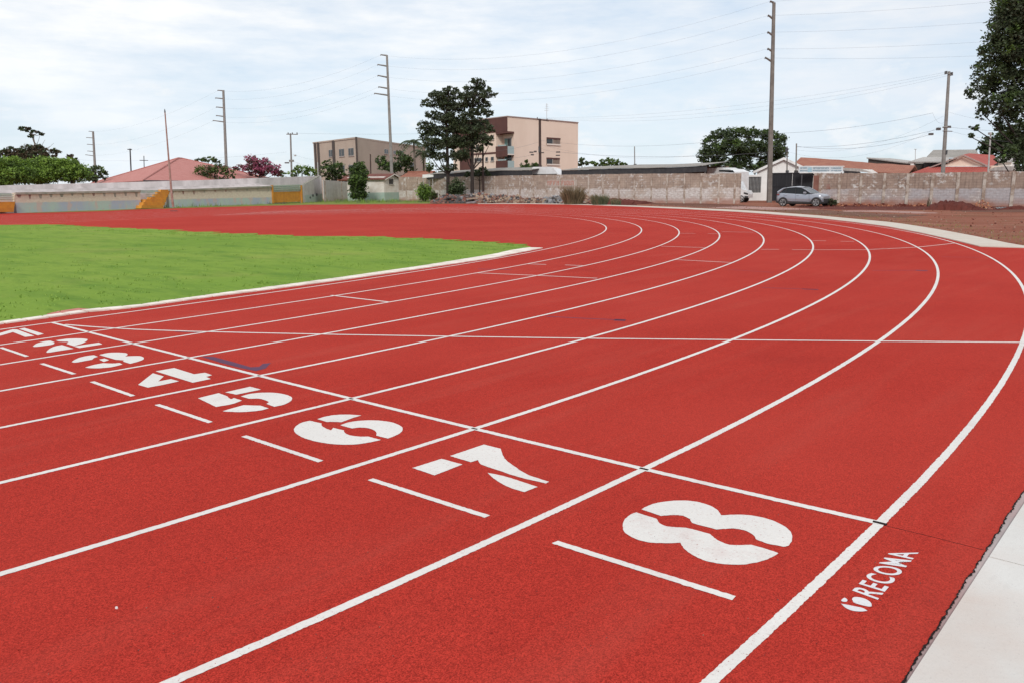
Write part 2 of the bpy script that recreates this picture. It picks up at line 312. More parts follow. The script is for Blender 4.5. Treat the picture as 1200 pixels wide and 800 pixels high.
# ------------------------------------------------------------------ mesh building
from mathutils.geometry import tessellate_polygon, delaunay_2d_cdt
def tess(poly):
    c = poly[0]; T = [tuple(t) for t in tessellate_polygon([[Vector((x-c[0], y-c[1], 0)) for x, y in poly]])]
    A = abs(sum(poly[i-1][0]*poly[i][1]-poly[i][0]*poly[i-1][1] for i in range(len(poly))))/2
    B = sum(abs((poly[b][0]-poly[a][0])*(poly[c_][1]-poly[a][1])-(poly[c_][0]-poly[a][0])*(poly[b][1]-poly[a][1]))/2 for a, b, c_ in T)
    if abs(A-B) > .001*A:
        V, E_, F_o, *_ = delaunay_2d_cdt([Vector((x-c[0], y-c[1])) for x, y in poly], [], [list(range(len(poly)))], 1, 1e-7)
        if len(V) == len(poly): return [tuple(f) for f in F_o]
        print('TESS', len(poly), len(V), A, B, [poly[0], poly[-1]])
    return T
class MB:
    def __init__(s): s.v = []; s.f = []; s.m = []; s.mats = []
    def mi(s, m):
        m = MT[m] if isinstance(m, str) else m
        if m not in s.mats: s.mats.append(m)
        return s.mats.index(m)
    def rough_strip(s, pts, w, z, m):
        P = []; W = []
        for a, b in zip(pts[:-1], pts[1:]):
            L = math.hypot(b[0]-a[0], b[1]-a[1]); d = math.hypot((a[0]+b[0])/2-CX, (a[1]+b[1])/2-CY); n = 1 if d-L/2 > 11 else max(1, int(min(L, 14)/(.012 if d < 6 else .02)))
            if n > 900: n = 900
            for i in range(n):
                j = random.gauss(0, .0011) if n > 1 else 0; dx, dy = (b[0]-a[0])/L, (b[1]-a[1])/L
                P.append((a[0]+(b[0]-a[0])*i/n-dy*j, a[1]+(b[1]-a[1])*i/n+dx*j)); W.append(w+(random.gauss(0, .0011) if n > 1 else 0))
        P.append(pts[-1]); W.append(w); return s.strip(P, W, z, m)
    def add(s, vs, fs, m):
        o = len(s.v); i = s.mi(m); s.v += [tuple(float(c) for c in v) for v in vs]
        s.f += [tuple(o+k for k in f) for f in fs]; s.m += [i]*len(fs); return s
    def box(s, x0, x1, y0, y1, z0, z1, m):
        v = [(x0, y0, z0), (x1, y0, z0), (x1, y1, z0), (x0, y1, z0), (x0, y0, z1), (x1, y0, z1), (x1, y1, z1), (x0, y1, z1)]
        return s.add(v, [(0, 3, 2, 1), (4, 5, 6, 7), (0, 1, 5, 4), (1, 2, 6, 5), (2, 3, 7, 6), (3, 0, 4, 7)], m)
    def prism(s, prof, y0, y1, m):           # prof: (x,z) polygon extruded along y
        n = len(prof); v = [(x, y0, z) for x, z in prof]+[(x, y1, z) for x, z in prof]
        f = [tuple(range(n)), tuple(reversed(range(n, 2*n)))]+[(i, (i+1) % n+0, (i+1) % n+n, i+n) for i in range(n)]
        return s.add(v, f, m)
    def tube(s, pts, rad, m, sides=6, cap=True):
        if not isinstance(rad, (list, tuple)): rad = [rad]*len(pts)
        vs = []; fs = []
        P = [Vector(p) for p in pts]
        for i, p in enumerate(P):
            d = (P[min(i+1, len(P)-1)]-P[max(i-1, 0)]); d = d.normalized() if d.length > 1e-6 else Vector((0, 0, 1))
            a = d.cross(Vector((0, 0, 1))) if abs(d.z) < .95 else d.cross(Vector((1, 0, 0)))
            a.normalize(); b = d.cross(a)
            for k in range(sides):
                t = 2*math.pi*k/sides; q = p+(a*math.cos(t)+b*math.sin(t))*rad[i]; vs.append(tuple(q))
        for i in range(len(P)-1):
            for k in range(sides):
                k2 = (k+1) % sides; fs.append((i*sides+k, i*sides+k2, (i+1)*sides+k2, (i+1)*sides+k))
        if cap:
            fs.append(tuple(range(sides))); fs.append(tuple((len(P)-1)*sides+k for k in reversed(range(sides))))
        return s.add(vs, fs, m)
    def flat(s, poly, z, m):
        if len(poly) < 5: return s.add([(x, y, z) for x, y in poly], [tuple(range(len(poly)))], m)
        return s.add([(x, y, z) for x, y in poly], tess(poly), m)
    def slab(s, poly, z0, z1, m):
        n = len(poly); v = [(x, y, z0) for x, y in poly]+[(x, y, z1) for x, y in poly]
        return s.add(v, [tuple(k+n for k in t) for t in tess(poly)]+[(i, (i+1) % n, (i+1) % n+n, i+n) for i in range(n)], m)
    def strip(s, pts, w, z, m):
        P = [Vector((p[0], p[1])) for p in pts]; vs = []; fs = []
        W = w if isinstance(w, (list, tuple)) else [w]*len(P)
        for i, p in enumerate(P):
            d = P[min(i+1, len(P)-1)]-P[max(i-1, 0)]; d.normalize(); n = Vector((-d.y, d.x))*W[i]/2
            vs += [(p.x+n.x, p.y+n.y, z), (p.x-n.x, p.y-n.y, z)]
        fs = [(2*i, 2*i+1, 2*i+3, 2*i+2) for i in range(len(P)-1)]
        return s.add(vs, fs, m)
    def build(s, name, parent=None, smooth=False):
        me = bpy.data.meshes.new(name); me.from_pydata(s.v, [], s.f)
        for m in s.mats: me.materials.append(m)
        me.polygons.foreach_set('material_index', s.m)
        if smooth: me.polygons.foreach_set('use_smooth', [True]*len(s.f))
        me.update()
        bm = bmesh.new(); bm.from_mesh(me); 
        if len(s.f) < 6000: bmesh.ops.recalc_face_normals(bm, faces=bm.faces)
        bm.to_mesh(me); bm.free()
        o = bpy.data.objects.new(name, me); COL.objects.link(o)
        if parent is not None: o.parent = parent
        return o
def tag(o, label=None, cat=None, group=None, kind=None):
    if label: o['label'] = label
    if cat: o['category'] = cat
    if group: o['group'] = group
    if kind: o['kind'] = kind
    return o
def empty(name, loc=(0, 0, 0), rz=0.0):
    o = bpy.data.objects.new(name, None); o.empty_display_size = .2; COL.objects.link(o)
    o.location = loc; o.rotation_euler = (0, 0, rz); return o
def up_face(o):
    me = o.data; bm = bmesh.new(); bm.from_mesh(me)
    for f in bm.faces:
        if f.normal.z < 0 and abs(f.normal.z) > .5 : f.normal_flip()
    bm.to_mesh(me); bm.free(); return o

class Fr:
    """upright frame on the ground: x runs along a front, y away from the viewer, z up"""
    def __init__(s, pxA, DA, pxB, DB):
        a = pt(pxA, hy(pxA), DA); b = pt(pxB, hy(pxB), DB)
        s.o = np.array([a[0], a[1]]); u = np.array([b[0]-a[0], b[1]-a[1]]); s.L = float(np.hypot(*u)); s.u = u/s.L
        s.n = np.array([-s.u[1], s.u[0]])
        if s.n@(s.o-CAM[:2]) < 0: s.n = -s.n
        s.left = s.n@np.array([-s.u[1], s.u[0]]) > 0
        s.ang = math.atan2(s.u[1], s.u[0])
        assert s.left, 'frame handedness'
    def empty(s, name): return empty(name, (s.o[0], s.o[1], 0), s.ang)
    def xz(s, px, py, off=0.0):
        d = ray(px, py); q = s.o+s.n*off-CAM[:2]; t = (q@s.n)/(d[:2]@s.n); p = CAM+t*d
        return float((p[:2]-s.o)@s.u), float(p[2])
    def x(s, px, off=0.0, py=None): return s.xz(px, hy(px) if py is None else py, off)[0]
    def quadpoly(s, pts, off=0.0): return [s.xz(px, py, off) for px, py in pts]

# ------------------------------------------------------------------ ground
g = MB(); gx = 700
g.flat([(-gx, -gx), (gx, -gx), (gx, gx), (-gx, gx)], 0, 'dirt')
ground = up_face(g.build('ground')); tag(ground, 'red brown bare dirt ground around the track', kind='structure')

def ext(a, b, d):       # extend from a through b by d metres
    v = np.array(b)-np.array(a); v = v/np.hypot(*v); return (b[0]+v[0]*d, b[1]+v[1]*d)
far_px = [(0, 250.6), (50, 250), (120, 248), (160, 246), (250, 243.5), (300, 242), (365, 240.6), (430, 240.1), (500, 239.7), (560, 239.5), (620, 239.5),
          (660, 240.1), (700, 241.1), (744, 242.8), (800, 245.4), (820, 246.5), (860, 248.6), (900, 251.4), (960, 256.4), (1000, 261), (1040, 266.3), (1080, 274), (1120, 283), (1148, 290)]
far = [gp(*p) for p in far_px]
farL = ext(far[4], far[0], 70)
eR = [gp(1200, 291.5), gp(1290, 292.4)]
near_a, near_b = gp(1061, 800), gp(1200, 577)
nearR = ext(near_a, near_b, 18.4); nearL = ext(near_b, near_a, 60)
tr = MB(); red = [farL]+far+eR+[nearR, near_b, near_a, nearL, (nearL[0]-15, nearL[1]+30)]
tr.flat(red, .008, 'track')
track = up_face(tr.build('running_track')); tag(track, 'red rubber running track with eight marked lanes', kind='structure')
def mark(mb, name, label=None):
    o = up_face(mb.build(name, track))
    for v in o.data.vertices: v.co.z = .008+(v.co.z-.008)*.35
    if label: o['label'] = label
    return o
# lane lines
Oline = [(620, 241.0), (560, 241.0), (500, 241.1), (430, 241.5), (365, 242.2), (300, 243.7), (250, 245.2), (160, 247.8), (120, 249.6), (50, 252), (0, 253)]
Iline = [(620, 249.3), (590, 248.1), (560, 246.9), (530, 246), (480, 245.6), (420, 246.3), (340, 248.7), (274, 251.2), (220, 253.6), (170, 256.4), (123, 258.6), (72, 261), (0, 263.5)]
def ip(L, x):
    L = sorted(L); return float(np.interp(x, [a for a, _ in L], [b for _, b in L]))
for k in range(9):
    r = R0+LW*k; pts = []
    for s in np.linspace(-9, 0, 46):
        q = G(s, -LW*k)
        if q: pts.append(q)
    pts = [ext(pts[2], pts[0], 30)]+pts
    for a in np.linspace(-90, 110, 260)[1:]:
        t = math.radians(a); X, Y = r*math.cos(t), R0+r*math.sin(t); m = meas(X, Y)
        if m is None: continue
        if a > 30 and m[0] < 640: break
        pts.append(gp(*m))
    for x in np.linspace(615, 0, 30):
        A = gp(x, ip(Iline, x)); B = gp(x, ip(Oline, x)); f = k/8
        pts.append((A[0]+(B[0]-A[0])*f, A[1]+(B[1]-A[1])*f))
    pts.append(ext(pts[-3], pts[-1], 60))
    mb = MB(); mb.rough_strip(pts, .043, .012, 'paint'); mark(mb, 'lane_line')
# finish line and cross lines
mb = MB(); mb.rough_strip([G(0, y) for y in np.linspace(.02, -LW*8, 30)], .044, .0135, 'paint'); mark(mb, 'finish_line')
def pline(pxs, n=1, w=.042, z=.0135, m='paint', name='cross_line'):
    P = []
    for (a, b) in zip(pxs[:-1], pxs[1:]):
        for i in range(n): P.append(gp(a[0]+(b[0]-a[0])*i/n, a[1]+(b[1]-a[1])*i/n))
    P.append(gp(*pxs[-1])); q = MB(); (q.rough_strip if m == 'paint' else q.strip)(P, w, z, m); return mark(q, name)
pline([(76, 381.3), (110, 384), (160, 387), (225, 389.3), (300, 391), (395, 393), (550, 395.5), (700, 397.6), (950, 400), (1200, 402.2)], 3, z=.0145)
for a, b in [((650, 637), (860, 703)), ((434, 563), (571, 607)), ((286, 512), (376, 542)), ((184, 475), (247, 496)), ((108, 448), (156, 465)), ((49, 426.8), (87, 439.2)), ((1, 408), (32, 418.6)), ((-60, 388), (-33, 397))]:
    pline([a, b], 2, .037, name='start_dash')
for L in [[(388, 347), (456, 355)], [(560, 320.7), (630, 323.7), (700, 327)], [(618, 310), (640, 310.8)], [(662, 311.3), (684, 312.2)], [(775, 289.3), (828, 291)], [(790, 305), (857, 308.5)],
          [(845, 272.2), (883, 272.8)], [(892, 293), (913, 293)], [(928, 293.4), (1013, 293.4)], [(951, 282.5), (968, 282.9)], [(985, 283.4), (1001, 283.8)], [(1013, 293.4), (1040, 292.2), (1076, 290.3), (1100, 287.8), (1119, 285.6)],
          [(797, 274), (815, 274.2)], [(829, 274.3), (845, 274.6)]]:
    pline(L, 2, .045, .0145, name='stagger_line')
for L, w in [([(640, 371.7), (690, 374.3), (733, 376.2)], .03), ([(720, 375.8), (733, 376.3)], .11), ([(853, 316.7), (907, 320)], .03), ([(893, 338), (957, 340)], .03), ([(940, 339.6), (959, 340.3)], .08),
             ([(1022, 318), (1074, 317.6)], .03), ([(1073, 317.6), (1087, 318.2)], .13), ([(1103, 301.7), (1148, 302.5)], .04), ([(205, 389.5), (240, 391)], .02), ([(560, 316), (600, 317)], .05)]:
    pline(L, 2, w, .0110, 'blue', 'faded_mark')
def zp(pts, x0, y0, s): return [(x0+p[0]/s, y0+p[1]/s) for p in pts]
def smooth_px(pts):
    """(x,y) points are rounded through, (x,y,1) are corners"""
    n = len(pts); out = []
    for i in range(n):
        p0, p1, p2, p3 = pts[i-1], pts[i], pts[(i+1) % n], pts[(i+2) % n]
        c1, c2 = len(p1) > 2, len(p2) > 2
        a = np.array(p1[:2], float); b = np.array(p2[:2], float)
        ta = (b-np.array(p0[:2]))/2 if not c1 else (b-a); tb = (np.array(p3[:2])-a)/2 if not c2 else (b-a)
        if c1 and c2: out.append(tuple(a)); continue
        for j in range(5):
            t = j/5; h = 2*t**3-3*t**2+1, t**3-2*t**2+t, -2*t**3+3*t**2, t**3-t**2
            out.append(tuple(h[0]*a+h[1]*ta+h[2]*b+h[3]*tb))
    return out
blue_L = zp([(140, 233), (200, 235), (300, 262), (375, 284), (415, 282), (432, 268), (470, 264), (445, 290), (400, 302), (330, 288), (230, 262)], 200, 360, 4)
mb = MB(); mb.flat([gp(*p) for p in blue_L], .0112, 'blue'); mark(mb, 'faded_mark')
C = 1
DIG = {
 '8': (720, 570, 5, [
   [(158, 142, C), (210, 115), (290, 97), (390, 90), (480, 97), (560, 120), (605, 148), (625, 177, C), (720, 173), (820, 180), (920, 205), (1000, 245), (1038, 285), (1038, 325), (1018, 355), (990, 362, C), (900, 345, C), (832, 320, C), (815, 295), (770, 268), (700, 255), (650, 257), (600, 260, C), (520, 240, C), (455, 222, C), (440, 198), (400, 180), (350, 175), (300, 178), (270, 180, C)],
   [(128, 160, C), (95, 172), (58, 205), (50, 250), (70, 285), (130, 318), (210, 337), (300, 341), (387, 338, C), (410, 375), (450, 405), (520, 440), (620, 462), (730, 468), (830, 455), (910, 430), (962, 400, C), (880, 372, C), (800, 350, C), (720, 353), (660, 347), (600, 320), (575, 300), (558, 286, C), (490, 268, C), (420, 250, C), (360, 247), (300, 240), (265, 222), (245, 197, C)]]),
 '7': (470, 505, 6, [
   [(80, 268, C), (285, 203, C), (432, 243, C), (235, 320, C)],
   [(345, 183, C), (582, 102, C), (700, 132, C), (712, 170), (735, 208), (790, 252), (880, 310), (960, 340), (1040, 365, C), (1020, 377, C), (900, 350), (780, 318), (700, 290), (580, 250), (550, 230), (542, 212, C), (490, 227, C)],
   [(608, 302, C), (720, 325), (850, 365), (960, 402, C), (865, 438, C), (760, 405), (670, 355)]]),
 '6': (330, 470, 7.5, [
   [(315, 165, C), (400, 140), (500, 127), (600, 126), (700, 133, C), (620, 158), (530, 192, C), (450, 190), (395, 190, C)],
   [(250, 180, C), (170, 200), (118, 240), (115, 275), (160, 315), (250, 350), (380, 378), (520, 391), (660, 388), (780, 370), (875, 350, C), (760, 320, C), (680, 320), (600, 308), (555, 285), (548, 265, C), (455, 243, C), (435, 265, C), (390, 248), (355, 225), (350, 203, C)],
   [(515, 220, C), (600, 192), (720, 178), (850, 178), (970, 195), (1045, 225), (1065, 255), (1040, 290), (985, 318), (935, 337, C), (832, 312, C), (835, 290), (815, 265), (760, 246), (690, 240), (620, 248, C)]]),
 '5': (225, 445, 9.23, [
   [(360, 143, C), (630, 82, C), (748, 113, C), (480, 168, C)],
   [(65, 207, C), (290, 152, C), (380, 185, C), (400, 205), (425, 217), (455, 205, C), (540, 233, C), (430, 272), (260, 302, C)],
   [(330, 350, C), (430, 318), (560, 283, C), (700, 287), (740, 288, C), (830, 318, C), (740, 340), (600, 355), (460, 357)],
   [(530, 188, C), (620, 162), (740, 148), (880, 148), (1000, 165), (1070, 190), (1083, 215), (1060, 245), (990, 278), (890, 300, C), (805, 268, C), (830, 250), (790, 228), (720, 212), (620, 213, C)]]),
 '4': (150, 420, 10.909, [
   [(355, 172, C), (590, 130, C), (850, 210, C), (985, 190, C), (1075, 222, C), (1000, 243, C), (1060, 270, C), (830, 318, C)],
   [(130, 345, C), (320, 197, C), (458, 238, C), (385, 303, C), (550, 272, C), (655, 300, C), (450, 345, C), (255, 382, C)]]),
 '3': (75, 405, 10.909, [
   [(98, 220, C), (130, 195), (200, 163), (290, 142), (385, 130, C), (435, 150, C), (385, 165, C), (360, 188, C), (250, 208), (150, 225)],
   [(450, 187, C), (520, 172, C), (580, 193, C), (510, 216, C)],
   [(268, 288, C), (380, 255), (500, 232, C), (620, 236), (710, 230, C), (750, 248, C), (620, 280), (480, 295), (360, 297)],
   [(450, 127, C), (560, 103), (680, 97), (790, 105), (812, 125), (785, 147, C), (880, 142), (970, 143), (1015, 160), (1015, 185), (950, 212), (850, 240, C), (755, 210, C), (760, 197), (660, 188, C)]]),
 '2': (0, 375, 9.23, [
   [(355, 292, C), (400, 262), (480, 240), (545, 233, C), (592, 250, C), (570, 272), (460, 290), (380, 298)],
   [(502, 355, C), (530, 325), (590, 295), (670, 278, C), (800, 318, C), (640, 342), (525, 360)],
   [(605, 230, C), (720, 213), (850, 208), (940, 215), (945, 228), (900, 258), (800, 290, C), (720, 265, C), (740, 245), (700, 243, C), (640, 240, C)],
   [(800, 293, C), (1070, 252, C), (1110, 270, C), (860, 310, C)]]),
 '1': (0, 375, 9.23, [
   [(-60, 178, C), (0, 150, C), (140, 110, C), (185, 112, C), (375, 182, C), (275, 192, C), (140, 140, C), (20, 175, C), (-60, 192, C)],
   [(205, 105, C), (265, 95, C), (475, 160, C), (410, 176, C)]]),
}
for d in '12345678':
    x0, y0, sc, polys = DIG[d]; mb = MB()
    for P in polys:
        Q = [gp(*q) for q in zp(smooth_px(P), x0, y0, sc)]; Q.append(Q[0]); R_ = []
        for a, b in zip(Q[:-1], Q[1:]):
            L = math.hypot(b[0]-a[0], b[1]-a[1]); n = max(1, int(L/.012)) if d in '5678' else 1
            for i in range(n): R_.append((a[0]+(b[0]-a[0])*i/n+random.gauss(0, .0009), a[1]+(b[1]-a[1])*i/n+random.gauss(0, .0009)))
        mb.flat(R_, .0125, 'paint')
    mark(mb, 'lane_number', 'stencilled white number %s painted in its lane' % d)
# small black survey marks where the finish line meets the lane lines
for k in (1, 2, 3, 4, 5, 6, 7, 8):
    s = {8: .032, 7: .028, 6: .026, 5: .025}.get(k, .022)
    c = G(0.0, -LW*k); a = G(.01, -LW*k); mb = MB()
    mb.flat([(c[0]-s*.35, c[1]-s), (c[0]+s*.4, c[1]-s*.9), (c[0]+s*.35, c[1]+s), (c[0]-s*.4, c[1]+s*.9)], .0148, 'black'); mark(mb, 'survey_mark')
# seam line outside lane eight
pline([(1036, 617), (1090, 630), (1152, 646)], 2, .0032, .0105, 'black', 'joint_seam')
# lettering on the ground
cu = bpy.data.curves.new('t', 'FONT'); cu.body = 'RECOMA'; cu.offset = .014; cu.space_character = 1.13
to = bpy.data.objects.new('t', cu); COL.objects.link(to); bpy.context.view_layer.update()
me = bpy.data.meshes.new_from_object(to.evaluated_get(bpy.context.evaluated_depsgraph_get()))
xs = [v.co.x for v in me.vertices]; ys = [v.co.y for v in me.vertices]
q = lambda x, y: np.array(gp(975+x/8.89, 635+y/8.89))
TL, BL, BR_ = q(205, 522), q(478, 622), q(905, 128); TR_ = q(612, 108)
for v in me.vertices:
    u = (v.co.x-min(xs))/(max(xs)-min(xs)); w = (v.co.y-min(ys))/(max(ys)-min(ys))
    p = (BL*(1-u)+BR_*u)*(1-w)+(TL*(1-u)+TR_*u)*w; v.co = (p[0], p[1], .0094+.0006*u)
me.materials.clear(); me.materials.append(MT['logo_paint'])
bpy.data.objects.remove(to); to = bpy.data.objects.new('painted_lettering', me); COL.objects.link(to); to.parent = track; up_face(to)
to['label'] = 'white sprayed word RECOMA beside the outer lane'
mb = MB()
for P in ([(95, 625), (128, 600), (158, 620), (150, 640), (110, 640)], [(208, 610), (235, 592), (300, 598), (365, 622), (405, 655), (412, 690, C), (375, 692), (290, 672), (230, 652), (215, 632)],
          [(92, 662, C), (140, 670), (240, 690), (320, 708), (368, 736, C), (300, 744), (210, 735), (140, 705)]):
    mb.flat([gp(*p) for p in zp(smooth_px(P), 975, 635, 8.89)], .0125, 'logo_paint')
mark(mb, 'painted_emblem')

# infield
gt = [(0, 264.3), (30, 264), (60, 263.7), (80, 265), (100, 266), (125, 267.3), (150, 268), (180, 269), (205, 271.6), (225, 272.2), (250, 273.4), (300, 275), (360, 277.4), (420, 278.2), (480, 279.6), (510, 280.6), (540, 282.2), (575, 284.8), (600, 287), (622, 290.2)]
gb = [(620, 291.4), (600, 294.3), (580, 299), (500, 312.2), (400, 326.8), (300, 340.2), (250, 346.7), (160, 359.5), (100, 365.5), (60, 371), (40, 373.8), (0, 379.4)]
GT = [gp(*p) for p in gt]; GB = [gp(*p) for p in gb]
def jag(L, amp, n=6):
    out = []
    for a, b in zip(L[:-1], L[1:]):
        for i in range(n):
            t = i/n; d = np.hypot(b[0]-a[0], b[1]-a[1]); s = random.gauss(0, amp)
            out.append((a[0]+(b[0]-a[0])*t-(b[1]-a[1])/d*s, a[1]+(b[1]-a[1])*t+(b[0]-a[0])/d*s))
    out.append(L[-1]); return out
gr = MB(); poly = [ext(GT[3], GT[0], 60)]+jag(GT, .22)+GB+[ext(GB[-3], GB[-1], 60)]
gr.slab(poly, .006, .018, 'grass'); infield = gr.build('infield_turf'); tag(infield, 'mown green turf filling the inside of the track', kind='structure')
# kerb of concrete blocks between turf and lane one
kb_t = [(0, 379.2), (40, 373.5), (60, 370.8), (100, 364.8), (160, 359.3), (250, 346.5), (300, 340), (400, 326.5), (500, 312), (580, 298.8), (600, 294.1), (620, 291.2)]
kb_b = [(0, 381.4), (40, 375.9), (60, 373.4), (100, 367.4), (160, 361.8), (250, 348.9), (300, 342.7), (400, 329.4), (500, 315), (580, 303), (600, 298.8), (636, 291.6)]
KT = [gp(*p) for p in kb_t]; KB = [gp(*p) for p in kb_b]
KT = [ext(KT[2], KT[0], 25)]+KT; KB = [ext(KB[2], KB[0], 25)]+KB
def resamp(L, n):
    L = np.array(L); s = np.r_[0, np.cumsum(np.hypot(*np.diff(L, axis=0).T))]; t = np.linspace(0, s[-1], n)
    return list(zip(np.interp(t, s, L[:, 0]), np.interp(t, s, L[:, 1])))
nk = 150; A = resamp(KT, nk+1); B = resamp(KB, nk+1); kb = MB()
for i in range(nk):
    la = .12; a0 = (A[i][0]+(A[i+1][0]-A[i][0])*la, A[i][1]+(A[i+1][1]-A[i][1])*la); b0 = (B[i][0]+(B[i+1][0]-B[i][0])*la, B[i][1]+(B[i+1][1]-B[i][1])*la)
    kb.slab([a0, A[i+1], B[i+1], b0], .009, .026+random.uniform(-.002, .002), 'kerb')
kerb = kb.build('kerb'); tag(kerb, 'low kerb of pale concrete blocks along the turf edge', kind='structure')
mb = MB(); mb.slab([gp(*p) for p in [(55, 370.2), (68, 366.8), (92, 363.2), (103, 364), (108, 364.2), (100, 366.2), (62, 371)]], .01, .023, 'pinkslab'); o = mb.build('paving_slab'); tag(o, 'worn pink paving slab let into the turf by the kerb', kind='structure')

# concrete borders
band_top = [(560, 239.1), (620, 238.9), (660, 239.4), (700, 240.3), (744, 241.7), (800, 243.9), (820, 244.9), (860, 246.6), (900, 249), (960, 253.5), (1000, 257.3), (1040, 261), (1060, 263.6), (1100, 270), (1140, 277.5), (1180, 286), (1200, 289.5)]
BT = [gp(*p) for p in band_top]; BB = [gp(*p) for p in far_px if p[0] >= 560]+[gp(1200, 291.5)]
mb = MB(); mb.slab(BT+[gp(1420, 291.2), gp(1420, 293.4)]+BB[::-1], .002, .03, 'band'); o = mb.build('path'); tag(o, 'pale concrete border path around the outside of the bend', kind='structure')
sl_a, sl_b = gp(1069.5, 800), gp(1200, 596.5)
SR = ext(sl_a, sl_b, 25); SL = ext(sl_b, sl_a, 60)
mb = MB(); n_ = np.array((sl_b[0]-sl_a[0], sl_b[1]-sl_a[1])); n_ = n_/np.hypot(*n_); n_ = np.array([n_[1], -n_[0]])
off = lambda p, d: (p[0]+n_[0]*d, p[1]+n_[1]*d)
# two slabs with the joint between them
j0, j1 = gp(1158.5, 657.5), gp(1200, 668.3); jd = np.array(j1)-np.array(j0); jd = jd/np.hypot(*jd)
j2 = (j0[0]+jd[0]*4, j0[1]+jd[1]*4); ux = np.array([SR[0]-SL[0], SR[1]-SL[1]]); ux = ux/np.hypot(*ux)*.004
mb.slab([SL, (j0[0]-ux[0], j0[1]-ux[1]), (j2[0]-ux[0], j2[1]-ux[1]), off(SL, 4)], .0, .022, 'slab')
mb.slab([(j0[0]+ux[0], j0[1]+ux[1]), SR, off(SR, 4), (j2[0]+ux[0], j2[1]+ux[1])], .0, .022, 'slab')
o = mb.build('pavement'); tag(o, 'pale concrete slab pavement beside the track', kind='structure')
mb = MB(); T = np.linspace(0, 1, 260)
na2, nb2 = ext(near_b, near_a, 3), ext(near_a, near_b, 7); sa2, sb2 = ext(sl_b, sl_a, 3), ext(sl_a, sl_b, 7)
inner = resamp([na2, nb2], 1300); outer = resamp([sa2, sb2], 1300)
w1 = w2 = 0; inn = []; oo = []; pa = []; pb = []
for p, o_ in zip(inner, outer):
    w1 = .94*w1+random.gauss(0, .0009); w2 = .7*w2+random.gauss(0, .0011); a = w1+w2
    pa.append((p[0]-n_[0]*(.004-a+abs(random.gauss(0, .002))), p[1]-n_[1]*(.004-a+abs(random.gauss(0, .002)))))
    b = -.002+abs(random.gauss(0, .003))+a; pb.append((p[0]+n_[0]*b, p[1]+n_[1]*b)); inn.append(pa[-1]); oo.append(off(o_, .02))
inn = [nearL]+inn+[nearR]; oo = [off(SL, .02)]+oo+[off(SR, .02)]
mb.add([(p[0], p[1], .0095) for a in zip(inn, oo) for p in a], [(2*i, 2*i+1, 2*i+3, 2*i+2) for i in range(len(inn)-1)], 'rough'); o = up_face(mb.build('mortar_strip', track))
mb = MB(); mb.add([(p[0], p[1], .0118) for a in zip(pa, pb) for p in a], [(2*i, 2*i+1, 2*i+3, 2*i+2) for i in range(len(pa)-1)], 'black')
up_face(mb.build('ragged_edge', track))

# dirt variation: wheel ruts, damp strips, verge
def patch(name, label, pxs, m, z=.004, jg=.12, n=5):
    P = [gp(*p) for p in pxs]; P.append(P[0]); q = MB(); q.flat(jag(P, jg, n)[:-1], z, m); o = up_face(q.build(name)); tag(o, label, kind='structure'); return o
patch('path', 'pale wheel rut across the dirt below the wall', [(985, 247.2), (1030, 247), (1085, 248.5), (1102, 250.3), (1075, 250.5), (1030, 249), (990, 248.4)], 'paledirt')
patch('path', 'pale dirt strip at the foot of the right wall', [(1115, 247.1), (1200, 246.2), (1280, 246), (1280, 249), (1200, 249.2), (1130, 248.6)], 'greydirt')
patch('path', 'smooth pale dirt crossing in front of the gate', [(830, 243.6), (870, 242.2), (900, 243), (930, 244.4), (960, 245.8), (900, 246.2), (860, 245)], 'paledirt')
patch('dirt', 'damp dark earth beside the bend', [(745, 238.2), (800, 238), (870, 240.4), (905, 243), (960, 246.3), (1040, 251), (1090, 252.5), (1050, 255.5), (960, 252), (905, 247.6), (830, 243.4), (770, 240.6)], 'greydirt', .0035, .2)
patch('dirt', 'strip of red earth along the foot of the wall', [(940, 240.8), (1080, 240.5), (1190, 241.4), (1240, 242), (1240, 245.6), (1150, 247), (1060, 246.4), (980, 245.8), (930, 243.6)], 'darkdirt', .006, .2)
patch('dirt', 'red earth between rubble and track', [(500, 234), (745, 233.5), (745, 241), (700, 239.6), (640, 238.3), (500, 238.9)], 'darkdirt', .0045, .2)
patch('verge', 'strip of weedy grass below the grandstand', [(-400, 255), (0, 247.5), (160, 243), (336, 237.2), (380, 235), (470, 233), (520, 234.5), (512, 238.6), (430, 239.6), (365, 240), (300, 241.6), (250, 243), (160, 245.6), (120, 247.6), (50, 249.5), (0, 250.2), (-400, 264)], 'verge', .0055, .1)

# ------------------------------------------------------------------ vegetation helpers
def leaves(mb, C, n, sig, size, mats, rng, aspect=1.6, flat=.0):
    """n small leaf quads scattered about centre C with spread sig (3)"""
    P = np.array(C)+rng.normal(0, 1, (n, 3))*np.array(sig)
    a = rng.normal(0, 1, (n, 3)); a[:, 2] *= .6; a /= np.linalg.norm(a, axis=1)[:, None]
    b = rng.normal(0, 1, (n, 3)); b -= (b*a).sum(1)[:, None]*a; b /= np.linalg.norm(b, axis=1)[:, None]
    s = size*rng.uniform(.6, 1.3, n)[:, None]; A = a*s*aspect/2; B = b*s/2
    V = np.stack([P-A, P-B*.9, P+A, P+B*.9], 1).reshape(-1, 3)
    o = len(mb.v); mb.v += [tuple(v) for v in V.tolist()]
    mb.f += [(o+4*i, o+4*i+1, o+4*i+2, o+4*i+3) for i in range(n)]
    mb.m += [mb.mi(mats[i]) for i in (0,)]*n
